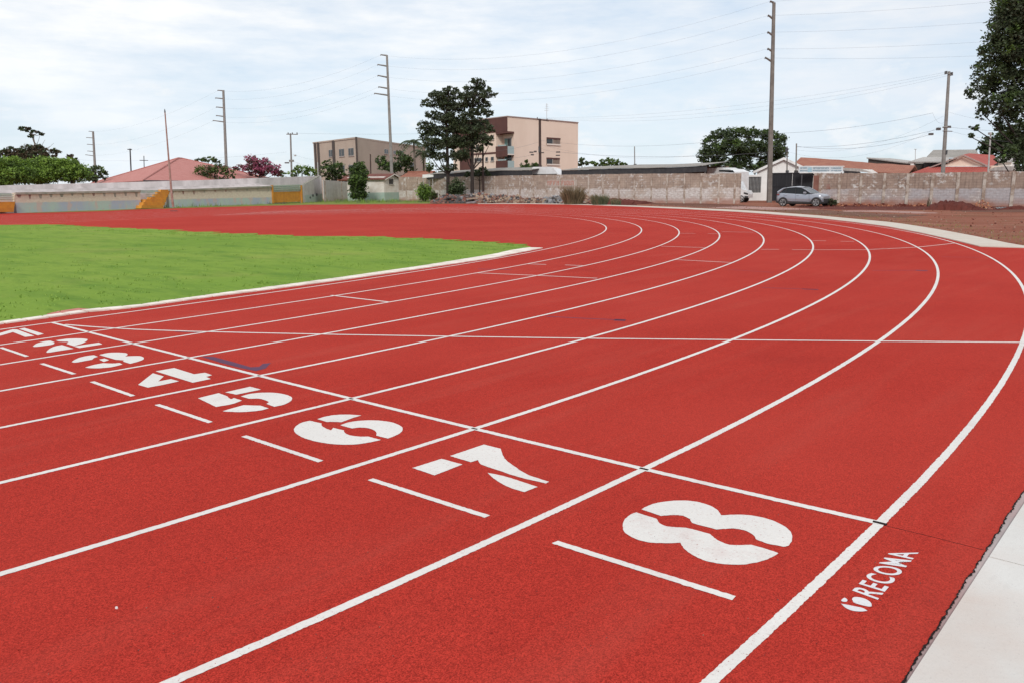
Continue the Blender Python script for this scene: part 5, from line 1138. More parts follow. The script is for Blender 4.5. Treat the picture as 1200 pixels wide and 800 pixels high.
util('utility_pole', 'slim concrete utility pole with one cross arm left of the taupe building', 125, 342, (340.4, 156.5), 2.4, 1.8, 'conc_pole', [(335.6, 157.6, 349, 157.8, 1.0)], [(337, 155.6, 337.8, 157.4, 'ceramic'), (347.4, 155.6, 348.2, 157.4, 'ceramic'), (342, 155.6, 342.8, 157.2, 'ceramic'), (338.6, 187.6, 344, 190, 'conc_pole'), (333.5, 190.4, 338.4, 191.8, 'ceramic'), (344.4, 181.6, 346.6, 183.4, 'pole_pale')])
util('utility_pole', 'brown timber utility pole in front of the peach building', 101, 633.2, (632.6, 139.5), 3.6, 2.8, 'wood_pole', [(629.4, 140, 643, 142.2, 1.0)], [(629.2, 137.6, 630.2, 140, 'ceramic'), (640.6, 139.2, 641.6, 141.4, 'ceramic'), (620.4, 178, 625.2, 179.4, 'ceramic'), (625.6, 177, 629, 178.8, 'ceramic'), (622, 180.8, 625.6, 182.4, 'ceramic'), (634.4, 178.6, 637.6, 179.8, 'ceramic'), (651.8, 177.8, 656.4, 179.2, 'ceramic'), (651.4, 181.8, 656.2, 183, 'ceramic'), (631, 172, 633, 179, 'steel_dark')])
util('utility_pole', 'leaning concrete utility pole behind the right wall', 75, 1104.6, (1112.2, 84), 5.2, 3.0, 'conc_pole', [(1109, 86.5, 1116.8, 88.4, .9), (1104.6, 149.4, 1114.6, 149.4, 1.6), (1104.6, 153.8, 1116, 154.2, 1.0)], [(1109, 83.4, 1110, 87, 'ceramic'), (1115.6, 84.8, 1116.6, 88.6, 'ceramic'), (1099, 149.8, 1102.6, 152.8, 'ceramic'), (1090, 156.2, 1094, 158.6, 'ceramic'), (1111.6, 147.6, 1114.4, 149.8, 'ceramic'), (1108.6, 176.4, 1110.2, 181.4, 'steel_dark')])
util('utility_pole', 'short dark pole standing left of the pink roof', 150, 154.2, (152.4, 174.5), 1.8, 1.5, 'steel_dark', [(149.4, 175.4, 154.6, 175.4, 1.0)])
util('utility_pole', 'small distant pole with a cross arm beside the pink roof', 190, 169.2, (168.6, 183), 1.2, .9, 'steel_dark', [(163.6, 188.2, 173.4, 188.4, .7)])
util('mast', 'thin pole above the dark lean-to roof right of the peach building', 108, 744.6, (743.6, 172), 1.3, 1.1, 'conc_pole', [], [(743, 192.4, 746, 193.6, 'steel_dark')], cat='pole')
util('mast', 'dark thin pole with meter box before the white gable, the left of two', 88, 922.8, (922.5, 172), 1.7, 1.4, 'conc_pole_dark', [], [(921.4, 174, 923.4, 178, 'steel_dark'), (921.8, 200, 924.4, 202.6, 'steel_dark')], cat='pole')
util('mast', 'pale thin pole before the white gable, the right of two', 88, 933, (933.4, 168.4), 2.0, 1.6, 'conc_pole', [], [(931.8, 200, 935.4, 202.6, 'net')], cat='pole')
util('mast', 'thin pale antenna pole above the brown shed at right', 92, 1073, (1072.8, 175), .9, .7, 'pole_pale', [(1071.2, 175.2, 1074.4, 175.2, .6)], cat='pole')
util('mast', 'pale metal pole behind the right wall next to the large tree', 72, 1157.6, (1161, 157), 2.0, 1.6, 'pole_pale', [], [(1160.2, 155.4, 1162.2, 158, 'pole_pale')], cat='pole')
util('mast', 'thin pale pole at the corner of the grandstand end wall', 112, 373.2, (372.2, 190.5), 1.2, 1.0, 'pole_pale', cat='pole')
util('mast', 'dark thin post above the cream hut roof', 124, 434.6, (434.0, 181), 1.6, 1.4, 'wood_pole', cat='pole')
util('mast', 'brown post between the dark tree trunks and the peach balconies', 98, 566, (565.8, 170), 2.2, 2.0, 'wood_pole', cat='pole')

CB = ('overhead cables', )
def cable(label, A, Bp, sag, r=.016, n=14):
    A = np.array(A); Bp = np.array(Bp); P = []
    for i in range(n+1): t = i/n; p = A+(Bp-A)*t; P.append((p[0]-A[0], p[1]-A[1], p[2]-sag*4*t*(1-t)))
    q = MB(); q.tube(P, r*.42, 'wire', 3); o = q.build('overhead_cable'); o.location = (A[0], A[1], 0); tag(o, label, 'cable', 'overhead cables strung between the poles')
ordn = ['topmost', 'second', 'third', 'fourth', 'lowest']
rightY = [(1400, -62), (1400, -25), (1400, 2), (1400, 28), (1400, 50)]
for i in range(5):
    cable('%s cable from the tallest pylon off to the right' % ordn[i], ARMS['A'][i], pt(*rightY[i], 62), .45, .013)
    cable('%s cable between the tallest pylon and the one by the taupe building' % ordn[i], ARMS['A'][i], ARMS['B'][i], 2.2, .013)
    cable('%s cable between the taupe building pylon and the pink house pylon' % ordn[i], ARMS['B'][i], ARMS['C'][i], 1.6, .015)
    if i in (0, 2, 4): cable('%s cable between the pink house pylon and the farthest pylon' % ordn[i], ARMS['C'][i], ARMS['D'][i], 1.8, .018)
for i in range(3):
    cable('%s of three thin cables from the peach building pole to the leaning pole' % ordn[i if i < 2 else 4], pt(631+5*i, 138.5+.5*i, 101), pt(1110+3*i, 84.6+1.6*i, 75), 1.0+.3*i, .013)
cable('dark cable from peach building pole past the tallest pylon', pt(634, 165, 101), pt(905, 156.8, 79), .9, .022); cable('dark cable from the tallest pylon to the leaning pole', pt(905, 156.8, 79), pt(1093, 132.6, 75), .35, .024)
cable('short jumper cable on the leaning pole', pt(1093, 132.6, 75), pt(1110, 140, 75), .6, .016)
cable('thick bundled cable above the dark lean-to roof', pt(655, 178.4, 100), pt(904, 178.6, 80), .5, .03); cable('sagging thin cable right of the peach building', pt(634, 170, 101), pt(826, 181, 90), .9, .016)
cable('thick cable from the white gable poles to the leaning pole', pt(933, 172.4, 88), pt(1102, 151, 75), .5, .028); cable('second thick cable from the white gable poles to the leaning pole', pt(933, 171.6, 88), pt(1092, 157.4, 75), .7, .028)
cable('thin slack cable from the right gable pole up to the leaning pole', pt(933, 176, 88), pt(1106, 136, 75), 1.2, .012); cable('lower slack cable from the left gable pole up to the leaning pole', pt(923, 178, 88), pt(1106, 146, 75), 1.6, .012)
cable('upper cable from the leaning pole behind the large tree', pt(1112, 132, 75), pt(1230, 152, 66), .2, .014); cable('middle cable from the leaning pole behind the large tree', pt(1114, 149.4, 75), pt(1230, 152, 66), .2, .024); cable('lower cable from the leaning pole behind the large tree', pt(1114, 154, 75), pt(1230, 168, 66), .3, .018)
cable('cable from the slim concrete pole to the taupe building', pt(349, 156.6, 125), pt(600, 154, 118), .25, .022); cable('long cable above the pink house to the slim concrete pole', pt(60, 186, 150), pt(336, 178.5, 125), .8, .018)
cable('lower cable right of the slim concrete pole', pt(343, 189, 125), pt(376, 197, 135), .2, .022); cable('middle cable right of the slim concrete pole', pt(343, 181, 125), pt(376, 188, 135), .2, .016)
cable('cable across the peach wall to the brown pole', pt(566, 178, 98), pt(632, 166.5, 101), .25, .02); cable('lower cable across the peach wall to the brown pole', pt(566, 186.5, 98), pt(632, 180, 101), .25, .02)
cable('lowest cable across the peach wall right of the brown pole', pt(634, 174, 101), pt(652, 178.4, 100), .1, .02)

# ------------------------------------------------------------------ trees
D_, Mi, Br_ = 'leaf_dark', 'leaf_mid', 'leaf_bright'
tree('broadleaf_tree', 'large leafy tree filling the right edge of the view', 'tree', 58,
     [(1203, 8, 36, 26), (1186, 38, 27, 20), (1218, 45, 26, 28), (1172, 62, 25, 15), (1200, 74, 25, 18), (1157, 84, 22, 12), (1180, 98, 24, 14), (1148, 107, 16, 10), (1166, 122, 22, 11), (1194, 120, 22, 15), (1151, 133, 8, 7), (1182, 144, 17, 13), (1202, 158, 18, 15), (1141, 150, 5, 6), (1138, 161, 3.5, 5), (1188, 178, 14, 12), (1200, 197, 11, 12), (1172, 186, 8, 7), (1193, 220, 8, 14), (1204, 232, 10, 11), (1235, 110, 28, 40), (1225, 180, 22, 25)],
     [(1222, 240), (1221, 180), (1214, 110), (1206, 50), (1204, 10)], ['leaf_deep', Mi, D_], .14, .72, 11, tr=.26, clump=.24)
tree('broadleaf_tree', 'dark tree in the distance between the red roof and the large right tree', 'tree', 95, [(1165, 170, 14, 10), (1182, 166, 18, 12), (1152, 178, 9, 6), (1195, 175, 14, 14)], [(1178, 200), (1177, 185), (1176, 168)], [D_, D_], .28, 1.1, 12)
tree('pine_tree', 'shorter dark tree of the pair, left trunk in the rubble', 'tree', 95,
     [(528, 107, 10, 5), (513, 113, 13, 6), (536, 113, 10, 5), (502, 121, 10, 4.5), (523, 123, 13, 7), (538, 127, 10, 6), (506, 135, 9, 5), (523, 139, 14, 7), (500, 148, 11, 6), (515, 154, 14, 7), (536, 148, 13, 8), (499, 160, 9, 5), (509, 170, 14, 7), (532, 166, 14, 8), (503, 181, 9, 5), (517, 184, 11, 5), (537, 183, 12, 6), (528, 196, 9, 4)],
     [(525, 232), (525, 205), (524, 170), (523, 135), (526, 106)], ['leaf_dark', 'leaf_deep', 'leaf_deep'], .18, 2.1, 21, tr=.24, clump=.33)
tree('pine_tree', 'taller dark tree of the pair, right trunk in the rubble', 'tree', 94,
     [(560, 97, 10, 4.5), (553, 105, 10, 5), (568, 104, 9, 4), (572, 111, 10, 4), (556, 114, 14, 6), (547, 122, 9, 5), (566, 122, 11, 5), (561, 131, 13, 5), (573, 133, 7, 3.5), (547, 138, 10, 6), (562, 143, 13, 5), (572, 151, 8, 5), (552, 152, 14, 7), (566, 163, 12, 6), (548, 166, 12, 7), (574, 169, 6, 2.5), (545, 180, 10, 5), (560, 174, 9, 4)],
     [(553.4, 232), (553.4, 200), (553.4, 160), (554, 125), (559, 97)], ['leaf_dark', 'leaf_deep', 'leaf_deep'], .18, 2.1, 22, tr=.24, clump=.33)
tree('broadleaf_tree', 'broad dark tree behind the wall left of the tallest pylon', 'tree', 104,
     [(833, 166, 10, 7), (826, 181, 9, 7), (844, 158, 11, 7), (862, 156, 13, 7), (880, 158, 12, 7), (900, 158, 12, 7), (914, 164, 9, 7), (838, 178, 14, 9), (858, 171, 16, 9), (882, 173, 16, 9), (905, 175, 15, 9), (918, 178, 6, 6), (846, 190, 13, 6), (870, 187, 14, 8), (897, 189, 14, 7), (882, 152, 3, 4), (836, 193, 11, 6), (858, 197, 16, 6), (888, 197, 16, 6), (909, 189, 10, 8), (823, 190, 6, 6)],
     [(868, 222), (867, 195), (866, 180)], [D_, Mi, D_], .19, 1.6, 31, tr=.35, clump=.30)
G_L = 'bright green trees behind the left end of the grandstand'
tree('leafy_tree', 'bright green bushy tree cut by the left edge of the view', 'tree', 82, [(5, 197, 18, 10), (-12, 200, 16, 14), (22, 203, 14, 9), (3, 214, 10, 7), (12, 208, 16, 9), (34, 208, 10, 7), (14, 190, 12, 6), (2, 190, 12, 6), (6, 219, 7, 4)], [(6, 230), (6, 215), (8, 200)], [Mi, Br_, Br_], .13, 2.2, 41, G_L, tr=.2)
tree('leafy_tree', 'bright green bushy tree in the middle of the three on the left', 'tree', 84, [(42, 196, 16, 8), (58, 194, 14, 8), (35, 205, 14, 8), (55, 205, 18, 9), (45, 211, 20, 5), (34, 191, 10, 5), (50, 189, 10, 5), (62, 189, 8, 4)], [(48, 230), (48, 210), (49, 196)], [Mi, Br_, Br_], .13, 2.2, 42, G_L, tr=.2)
tree('leafy_tree', 'bright green bushy tree nearest the pink roof', 'tree', 84, [(74, 194, 13, 7), (88, 197, 10, 8), (80, 204, 17, 8), (98, 203, 7, 7), (88, 210, 16, 4), (80, 189, 9, 4), (70, 190, 8, 4)], [(84, 230), (84, 210), (84, 196)], [Mi, Br_, Br_], .13, 2.2, 43, G_L, tr=.2)
tree('broadleaf_tree', 'small dark tree at the foot of the farthest pylon', 'tree', 112, [(112, 201, 11, 6), (120, 205, 6, 5), (104, 206, 7, 6), (113, 209, 12, 4)], [(112, 225), (112, 210), (112, 200)], [D_, Mi], .24, 1.0, 44)
tree('broadleaf_tree', 'blackish spreading tree above the bright green trees', 'tree', 110, [(4, 181, 8, 5), (12, 177, 8, 4), (22, 180, 12, 6), (34, 176, 11, 6), (30, 185, 20, 6), (46, 175, 7, 5), (44, 183, 12, 6), (57, 182, 10, 3.5), (66, 178, 7, 2.6), (10, 188, 16, 5)], [(28, 215), (28, 200), (30, 180)], ['leaf_brown', 'leaf_dark'], .26, 1.5, 45)
tree('broadleaf_tree', 'small blackish treetop between the bright green trees and the farthest pylon', 'tree', 112, [(81, 183, 4, 2.4), (86, 186, 4, 2.6), (90, 191, 3.5, 3)], [(86, 215), (86, 200), (85, 186)], ['leaf_brown', 'leaf_dark'], .26, 1.8, 46)
tree('bare_tree', 'tall thin tree with bare twigs and a tuft of leaves on top at left', 'tree', 122, [(26, 151, 4, 2.4), (32, 152, 5, 2.4), (38, 154, 3, 1.8), (37, 159.5, 4, 2.4), (45, 155.5, 2.4, 1.3), (49, 157.5, 2.2, 1.2)], [(42, 200), (42, 185), (41, 170), (38, 158), (30, 152)], ['leaf_dark', 'leaf_brown'], .26, 2.2, 47, tr=.16, bark='bark_pale',
     bare=[(42, 180, 53, 164), (42, 184, 58, 172), (42, 178, 28, 168), (43, 186, 63, 168), (42, 172, 47, 158), (41, 186, 56, 176), (42, 182, 36, 170), (52, 182, 66, 174)])
tree('broadleaf_tree', 'low dark treetop peeking over the pink roof', 'tree', 130, [(234, 188, 7, 2.5), (245, 187, 10, 3), (254, 189, 5, 2.2)], [(244, 215), (244, 200), (244, 189)], [D_, Mi], .28, 1.4, 48)
tree('flowering_shrub', 'olive bush dotted with pale rose flowers before the pink roof', 'bush', 104, [(240, 200, 13, 6), (256, 198, 11, 6), (268, 201, 7, 5), (232, 206, 7, 4), (250, 206, 18, 5), (274, 206, 5, 3)], [(252, 228), (252, 212), (252, 202)], ['leaf_mid', 'leaf_rose', 'leaf_dark'], .17, 1.2, 49, tr=.12)
tree('flowering_tree', 'pink blossoming tree beside the pink house', 'tree', 112, [(295, 187, 9, 4.5), (306, 190, 10, 5), (290, 196, 9, 5), (306, 198, 13, 6), (320, 198, 8, 6), (325, 203, 5, 4), (278, 196, 6, 3), (300, 204, 13, 3)], [(304, 225), (304, 208), (304, 194)], ['leaf_brown', 'leaf_pink', 'leaf_pink'], .22, 1.8, 50, tr=.16)
tree('leafy_tree', 'mid green round tree behind the slim utility pole', 'tree', 122, [(354, 199, 11, 5), (364, 202, 8, 5), (345, 203, 7, 4), (330, 205, 8, 2)], [(354, 225), (354, 210), (354, 200)], [Mi, Br_], .25, 1.3, 51)
tree('leafy_tree', 'dark green tree below the left windows of the taupe building', 'tree', 128, [(384, 193, 8, 5), (394, 197, 9, 7), (383, 201, 10, 6), (398, 205, 8, 5), (390, 209, 12, 4)], [(390, 228), (390, 212), (389, 200)], [D_, Mi], .27, 1.3, 52)
tree('leafy_tree', 'dark green tree between the hut roof and the taupe building', 'tree', 128, [(446, 187, 7, 5), (452, 194, 10, 6), (468, 183, 9, 5), (474, 190, 11, 7), (462, 196, 12, 6), (480, 199, 9, 4)], [(463, 226), (463, 208), (463, 194)], [D_, Mi], .27, 1.3, 53)
tree('columnar_shrub', 'tall dark columnar shrub left of the cream hut', 'shrub', 106, [(421, 195, 6, 4), (417, 201, 7, 5), (425, 203, 6, 5), (420, 210, 8, 6), (420, 218, 8, 6), (420, 227, 8, 6), (414, 214, 5, 4)], [(420, 236.6), (420, 222), (421, 198)], [D_, D_, Mi], .23, 4.0, 54, tr=.1, clump=.5)
def palm(name, label, D, px, crown_py, n, ln, seed):
    rng = random.Random(seed); b = pt(px, hy(px), D); root = empty(name, (b[0], b[1], 0)); tag(root, label, 'tree'); zc = pt(px, crown_py, D)[2]
    q = MB(); q.tube([(0, 0, 0), (.1, 0, zc*.5), (0, 0, zc)], [.22, .17, .13], 'bark_pale', 8); q.build('trunk', root)
    for i in range(n):
        a = 2*math.pi*i/n+rng.uniform(-.2, .2); el = rng.uniform(.1, 1.1); L_ = ln*rng.uniform(.85, 1.1); q = MB(); pts = []
        for k in range(9):
            t = k/8; r = L_*t*math.cos(el*(1-t*.5)); z = zc+L_*(math.sin(el)*t-.95*t*t*(.6+.4*math.cos(el))); pts.append((math.cos(a)*r, math.sin(a)*r, z))
        q.tube(pts, [.035]*8+[.01], 'leaf_palm', 4)
        for k in range(2, 9):
            p = Vector(pts[k]); d = (Vector(pts[k])-Vector(pts[k-1])).normalized(); s = Vector((-math.sin(a), math.cos(a), 0)); w = .62*math.sin(math.pi*min(k/8.5, .95))+.15
            for sg in (-1, 1):
                for jj in (0, .5):
                    p2 = p-d*jj*(L_/8); e = p2+s*sg*w+d*.25-Vector((0, 0, .28)); q.add([tuple(p2-d*.05), tuple(e), tuple(p2+d*.09)], [(0, 1, 2)], 'leaf_palm')
        q.build('frond', root)
palm('palm_tree', 'palm tree beside the shorter dark tree', 126, 486.5, 168, 16, 2.3, 3); palm('palm_tree', 'second lower palm tree partly behind the dark tree', 130, 497, 180, 13, 2.2, 5)
tree('leafy_tree', 'round green shrub below the peach building beside the brown pole', 'shrub', 104, [(614, 194.5, 6, 3.5), (623, 194, 6, 3.5), (630, 196, 4, 3), (618, 198, 9, 3), (616, 190, 2, 3)], [(619, 222), (619, 205), (619, 196)], [Mi, D_], .22, 1.5, 61, tr=.1)
tree('leafy_tree', 'distant dark treetop right beside the peach building', 'tree', 140, [(681, 189, 5, 3.4), (687, 191, 5, 3), (678, 193, 5, 3)], [(682, 215), (682, 202), (682, 191)], [D_, D_], .3, 1.5, 62, tr=.15)
tree('leafy_tree', 'distant green treetops above the dark lean-to roof', 'tree', 138, [(697, 192, 6, 2.8), (706, 190, 5, 3), (717, 189, 8, 4), (726, 192, 7, 3), (732, 194, 4, 2), (712, 194, 12, 2.5)], [(714, 215), (714, 204), (714, 191)], [Mi, D_, Mi], .3, 1.5, 63, tr=.15)
tree('leafy_tree', 'low dark leafage in front of the peach balconies', 'shrub', 99, [(556, 203, 7, 4), (566, 201, 8, 5), (548, 205, 5, 3), (574, 205, 5, 2.5)], [(562, 225), (562, 212), (562, 203)], [D_, D_], .2, 1.3, 64, tr=.08)
tree('leafy_tree', 'small green tree between the palm and the peach building', 'tree', 118, [(505, 197, 6, 6), (519, 199, 7, 5), (512, 205, 8, 3)], [(512, 225), (512, 212), (511, 199)], [D_, Mi], .26, 1.0, 65, tr=.1)
def low_shrub(label, D, px, top, w, mats, leaf, seed, n=14, name='bush'):
    h = pt(px, top, D)[2]*F_/D; return shrub(name, label, D, px, 0, w, h, mats, leaf, seed, 'bush', n, z0=0)
low_shrub('bright green bush against the wall left of the dark tree pair', 100, 497, 214, 19, [Mi, Br_], .16, 71)
low_shrub('dark bush between the two dark tree trunks', 95, 536, 210, 21, [D_, D_], .18, 72, 18)
low_shrub('small dry bush at the left end of the rubble', 99, 508, 224, 8, ['leaf_brown', Mi], .14, 73, 8)
grassy('dry_bush', 'tall brown dry bush growing in the rubble by the wall', 77, 672, 34, 25, ['leaf_dry', 'leaf_dry', 'leaf_brown', 'leaf_dry'], 5, 2600, lean=1.0, bw=.02)
grassy('grey_bush', 'low grey green bush right of the brown dry bush', 73, 703, 26, 15, ['leaf_grey', 'leaf_grey', 'leaf_dry'], 6, 1800, lean=1.2, bw=.02)
grassy('weed_clump', 'thin weeds beside the grey green bush', 73, 722, 18, 11, ['leaf_dry', 'leaf_grey'], 8, 260, 'weed', .8, .018)
grassy('weed_clump', 'dead stem against the right wall behind the earth pile', 57.5, 1090, 4, 15, ['leaf_dry', 'leaf_brown'], 9, 14, 'weed', .3, .03)

# grass blades: verge clumps and turf tufts
q = MB(); rg = random.Random(2)
def blades(q, x, y, h, n, spread, m):
    for _ in range(n):
        a = rg.uniform(0, 6.28); px_, py_ = x+rg.gauss(0, spread), y+rg.gauss(0, spread); w = h*.07; c, s = math.cos(a)*w, math.sin(a)*w; l = rg.uniform(-.4, .4)*h; l2 = rg.uniform(-.4, .4)*h; hh = h*rg.uniform(.5, 1.1)
        q.add([(px_-c, py_-s, 0), (px_+c, py_+s, 0), (px_+l, py_+l2, hh)], [(0, 1, 2)], m)
for _ in range(2600):
    px_ = rg.uniform(-5, 515); yb = ip([(0, 249.3), (160, 244.8), (250, 242.4), (336, 239.2), (380, 238.3), (430, 238.3), (515, 237.5)], px_); yt = ip([(0, 248.2), (160, 243.6), (336, 238.0), (380, 235.6), (430, 234.4), (470, 234.6), (515, 235.6)], px_)
    x, y = gp(px_, rg.uniform(yt, yb)); tall = rg.random() < (.6 if 395 < px_ < 470 or 215 > px_ > 185 else .12); blades(q, x, y, rg.uniform(.25, .55) if tall else rg.uniform(.08, .2), 7, .22, 'blade' if rg.random() < .7 else 'leaf_grey')
o = q.build('grass'); tag(o, 'uneven weedy grass along the foot of the grandstand and hut', 'grass', kind='stuff')
q = MB()
for _ in range(1100):
    px_ = rg.uniform(-15, 625); t = ip(gt, max(px_, 0))+.4; b = ip(gb, max(px_, 0))-2.6
    if t >= b: continue
    r = rg.random(); py_ = b-(b-t)*rg.random()*.05 if r < .0 else (t+(b-t)*rg.random()*.05 if r < .5 else rg.uniform(t, b))
    x, y = gp(px_, py_, .018)
    for _ in range(5):
        a = rg.uniform(0, 6.28); h = rg.uniform(.012, .045); X, Y = x+rg.gauss(0, .05), y+rg.gauss(0, .05); w = .008; q.add([(X-w, Y, .016), (X+w, Y, .016), (X+rg.uniform(-.03, .03), Y+rg.uniform(-.03, .03), .018+h)], [(0, 1, 2)], 'blade_dark')
o = q.build('grass'); tag(o, 'short turf blades standing up from the infield', 'grass', kind='stuff')

# ------------------------------------------------------------------ rubble, earth heaps, stones
def heap(name, label, pxs, m, seed, kind=None, cat='heap', n=26, back=3.0, rough=.12, D=None):
    """pxs: list of (px, top_py, base_py) along the front; a heap with a ridge behind the front line"""
    r = random.Random(seed); q = MB(); vs = []; rows = 7; fronts = []
    X = np.linspace(pxs[0][0], pxs[-1][0], n)
    for a in X:
        tp = float(np.interp(a, [p[0] for p in pxs], [p[1] for p in pxs])); bs = float(np.interp(a, [p[0] for p in pxs], [p[2] for p in pxs]))
        g0 = np.array(gp(a, bs)); d = g0-CAM[:2]; dd = np.hypot(*d); d /= dd
        Dm = dd+back*.5; rr = ray(a, tp); hz = CH+rr[2]*Dm/np.hypot(rr[0], rr[1])
        fronts.append((g0, d, max(hz, .02)))
    o0 = fronts[0][0]
    for g0, d, hz in fronts:
        for k in range(rows):
            t = k/(rows-1); p = g0+d*back*t-o0; z = hz*math.sin(math.pi*t)**.8*(1+r.uniform(-rough, rough)*2) if 0 < k < rows-1 else -.02
            vs.append((p[0]+r.uniform(-rough, rough), p[1]+r.uniform(-rough, rough), max(z, -.02)))
    f = [(i*rows+k, (i+1)*rows+k, (i+1)*rows+k+1, i*rows+k+1) for i in range(n-1) for k in range(rows-1)]
    q.add(vs, f, m); o = q.build(name, smooth=False); o.location = (o0[0], o0[1], 0); tag(o, label, cat, kind=kind)
    return o, fronts, o0, r
o, _, _, _ = heap('earth_heap', 'dark red heap of loose earth against the right wall', [(1082, 246, 246.4), (1090, 240.5, 246.6), (1100, 236.6, 246.8), (1109, 235.2, 247), (1118, 236.4, 247), (1128, 237.2, 247), (1140, 240.6, 247), (1150, 244.2, 246.8), (1157, 246.2, 246.6)], 'darkdirt', 3, None, 'earth', 34, 3.4, .09)
heap('earth_heap', 'small dark earth heap at the base of the large right tree', [(1172, 245.4, 245.6), (1182, 242, 245.6), (1195, 241.4, 245.4), (1210, 245, 245.2)], 'darkdirt', 4, None, 'earth', 14, 1.6, .06)
heap('earth_heap', 'smooth red earth heap at the right end of the rubble', [(694, 239.2, 239.6), (700, 232, 239.8), (708, 231.6, 240), (722, 233.2, 240.2), (740, 234.6, 240), (756, 236.2, 239.6), (768, 238.4, 238.8)], 'darkdirt', 5, None, 'earth', 26, 5, .12)
q = MB(); rr_ = random.Random(12)
def chunk(q, x, y, z, s, m, flat=.6):
    n = 7; c = []
    for i in range(n): a = 2*math.pi*i/n; k = rr_.uniform(.6, 1.1); c.append((math.cos(a)*s*k, math.sin(a)*s*k*rr_.uniform(.6, 1)))
    t = rr_.uniform(.2, .8)*s*flat; tilt = rr_.uniform(-.5, .5); tl2 = rr_.uniform(-.5, .5)
    v = [(x+a, y+b, z+a*tilt+b*tl2-t) for a, b in c]+[(x+a*.8, y+b*.8, z+a*tilt+b*tl2+t) for a, b in c]
    q.add(v, [tuple(reversed(range(n))), tuple(range(n, 2*n))]+[(i, (i+1) % n, (i+1) % n+n, i+n) for i in range(n)], m)
secs = [([(506, 238.4, 238.8), (514, 231, 238.8), (524, 228.4, 238.6), (540, 229.5, 238.6), (552, 227.4, 238.6), (558, 228.5, 238.6)], ['rub_dark', 'rub_dark', 'rub_brown', 'rub_dark', 'rub_pink', 'rub_grey'], 520, 'rub_dark'),
        ([(550, 231, 238.6), (556, 226.4, 238.6), (566, 226.6, 238.5), (576, 229.4, 238.5), (590, 230.4, 238.5), (604, 230, 238.5), (612, 233.5, 238.5)], ['rub_cream', 'rub_pink', 'rub_brown', 'rub_cream', 'rub_dark', 'rub_grey'], 480, 'rub_brown'),
        ([(604, 234.5, 238.6), (620, 232.8, 238.6), (632, 233.4, 238.7), (640, 234, 238.8)], ['rub_brown', 'rub_brown', 'rub_orange', 'rub_dark', 'rub_cream'], 260, 'rub_brown'),
        ([(636, 233, 238.9), (645, 231.6, 239), (655, 231, 239), (664, 232.4, 239)], ['rub_grey', 'rub_grey', 'rub_dark', 'rub_cream', 'rub_grey'], 330, 'rub_dark'),
        ([(660, 232.6, 239), (670, 229.6, 239), (682, 229.4, 239.2), (692, 230.6, 239.4), (702, 233.6, 239.6)], ['rub_cream', 'rub_pink', 'rub_pink', 'rub_brown', 'rub_grey', 'rub_cream'], 380, 'rub_brown')]
mound = MB(); o_ref = np.array(gp(600, 238.6))
for pxs, ms, cnt, mm in secs:
    nn = 16; rows = 6; vs = []; X = np.linspace(pxs[0][0], pxs[-1][0], nn); info = []
    for a in X:
        tp = float(np.interp(a, [p[0] for p in pxs], [p[1] for p in pxs])); bs = float(np.interp(a, [p[0] for p in pxs], [p[2] for p in pxs])); g0 = np.array(gp(a, bs)); d = g0-CAM[:2]; dd = np.hypot(*d); d /= dd
        rr2 = ray(a, tp+1.2); back = 5.0; hz = max(CH+rr2[2]*(dd+back*.55)/np.hypot(rr2[0], rr2[1]), .1); info.append((g0, d, hz, back))
        for k in range(rows): t = k/(rows-1); p = g0+d*back*t-o_ref; vs.append((p[0], p[1], hz*math.sin(math.pi*t)*rr_.uniform(.8, 1.1) if 0 < k < rows-1 else -.01))
    mound.add(vs, [(i*rows+k, (i+1)*rows+k, (i+1)*rows+k+1, i*rows+k+1) for i in range(nn-1) for k in range(rows-1)], mm)
    for _ in range(cnt):
        i = rr_.randrange(nn); g0, d, hz, back = info[i]; j = min(i+1, nn-1); u = rr_.random(); g1 = info[j][0]; t = rr_.uniform(.0, .7); p = g0*(1-u)+g1*u+d*back*t-o_ref
        chunk(mound, p[0], p[1], hz*math.sin(math.pi*t)+.04, rr_.choice([.08, .10, .14, .2, .3]), rr_.choice(ms), rr_.choice([.3, .5, .9]))
# a few long broken slabs
for px_, py_, l, m in ((560, 230, 1.3, 'rub_cream'), (553, 233, 1.1, 'rub_cream'), (588, 231.4, 1.5, 'rub_cream'), (597, 232.6, 1.4, 'rub_cream'), (676, 230.4, 2.2, 'rub_cream'), (668, 230.6, 1.2, 'rub_pink'), (694, 234.6, 1.0, 'rub_pink'), (650, 235, 1.0, 'rub_grey'), (540, 232.2, 1.1, 'rub_pink'), (528, 233, 1.1, 'rub_dark'), (552, 237.4, .9, 'rub_grey')):
    p = at_z(px_, py_, .5 if py_ < 234 else .25); x, y = p[0]-o_ref[0], p[1]-o_ref[1]; z = p[2]; a = rr_.uniform(-.5, .5)-.8+YAW; c, s = math.cos(a), math.sin(a); t = rr_.uniform(-.25, .25)
    w = .3; v = [(x+c*l*i-s*w*j, y+s*l*i+c*w*j, z+t*l*i+.06*k) for k in (-1, 1) for i, j in ((-.5, -1), (.5, -1), (.5, 1), (-.5, 1))]
    mound.add(v, [(3, 2, 1, 0), (4, 5, 6, 7), (0, 1, 5, 4), (1, 2, 6, 5), (2, 3, 7, 6), (3, 0, 4, 7)], m)
o = mound.build('rubble'); o.location = (o_ref[0], o_ref[1], 0); tag(o, 'long low bank of building rubble between the track and the wall', 'rubble', kind='stuff')
q = MB()
for _ in range(170):
    px_ = rr_.gauss(1151, 6); p = gp(px_, rr_.uniform(241.8, 246)); chunk(q, p[0], p[1], rr_.uniform(.02, .5)*max(0, 1-abs(px_-1150)/12), rr_.uniform(.04, .14), rr_.choice(['rub_orange', 'rub_orange', 'rub_pink', 'rub_cream']), .6)
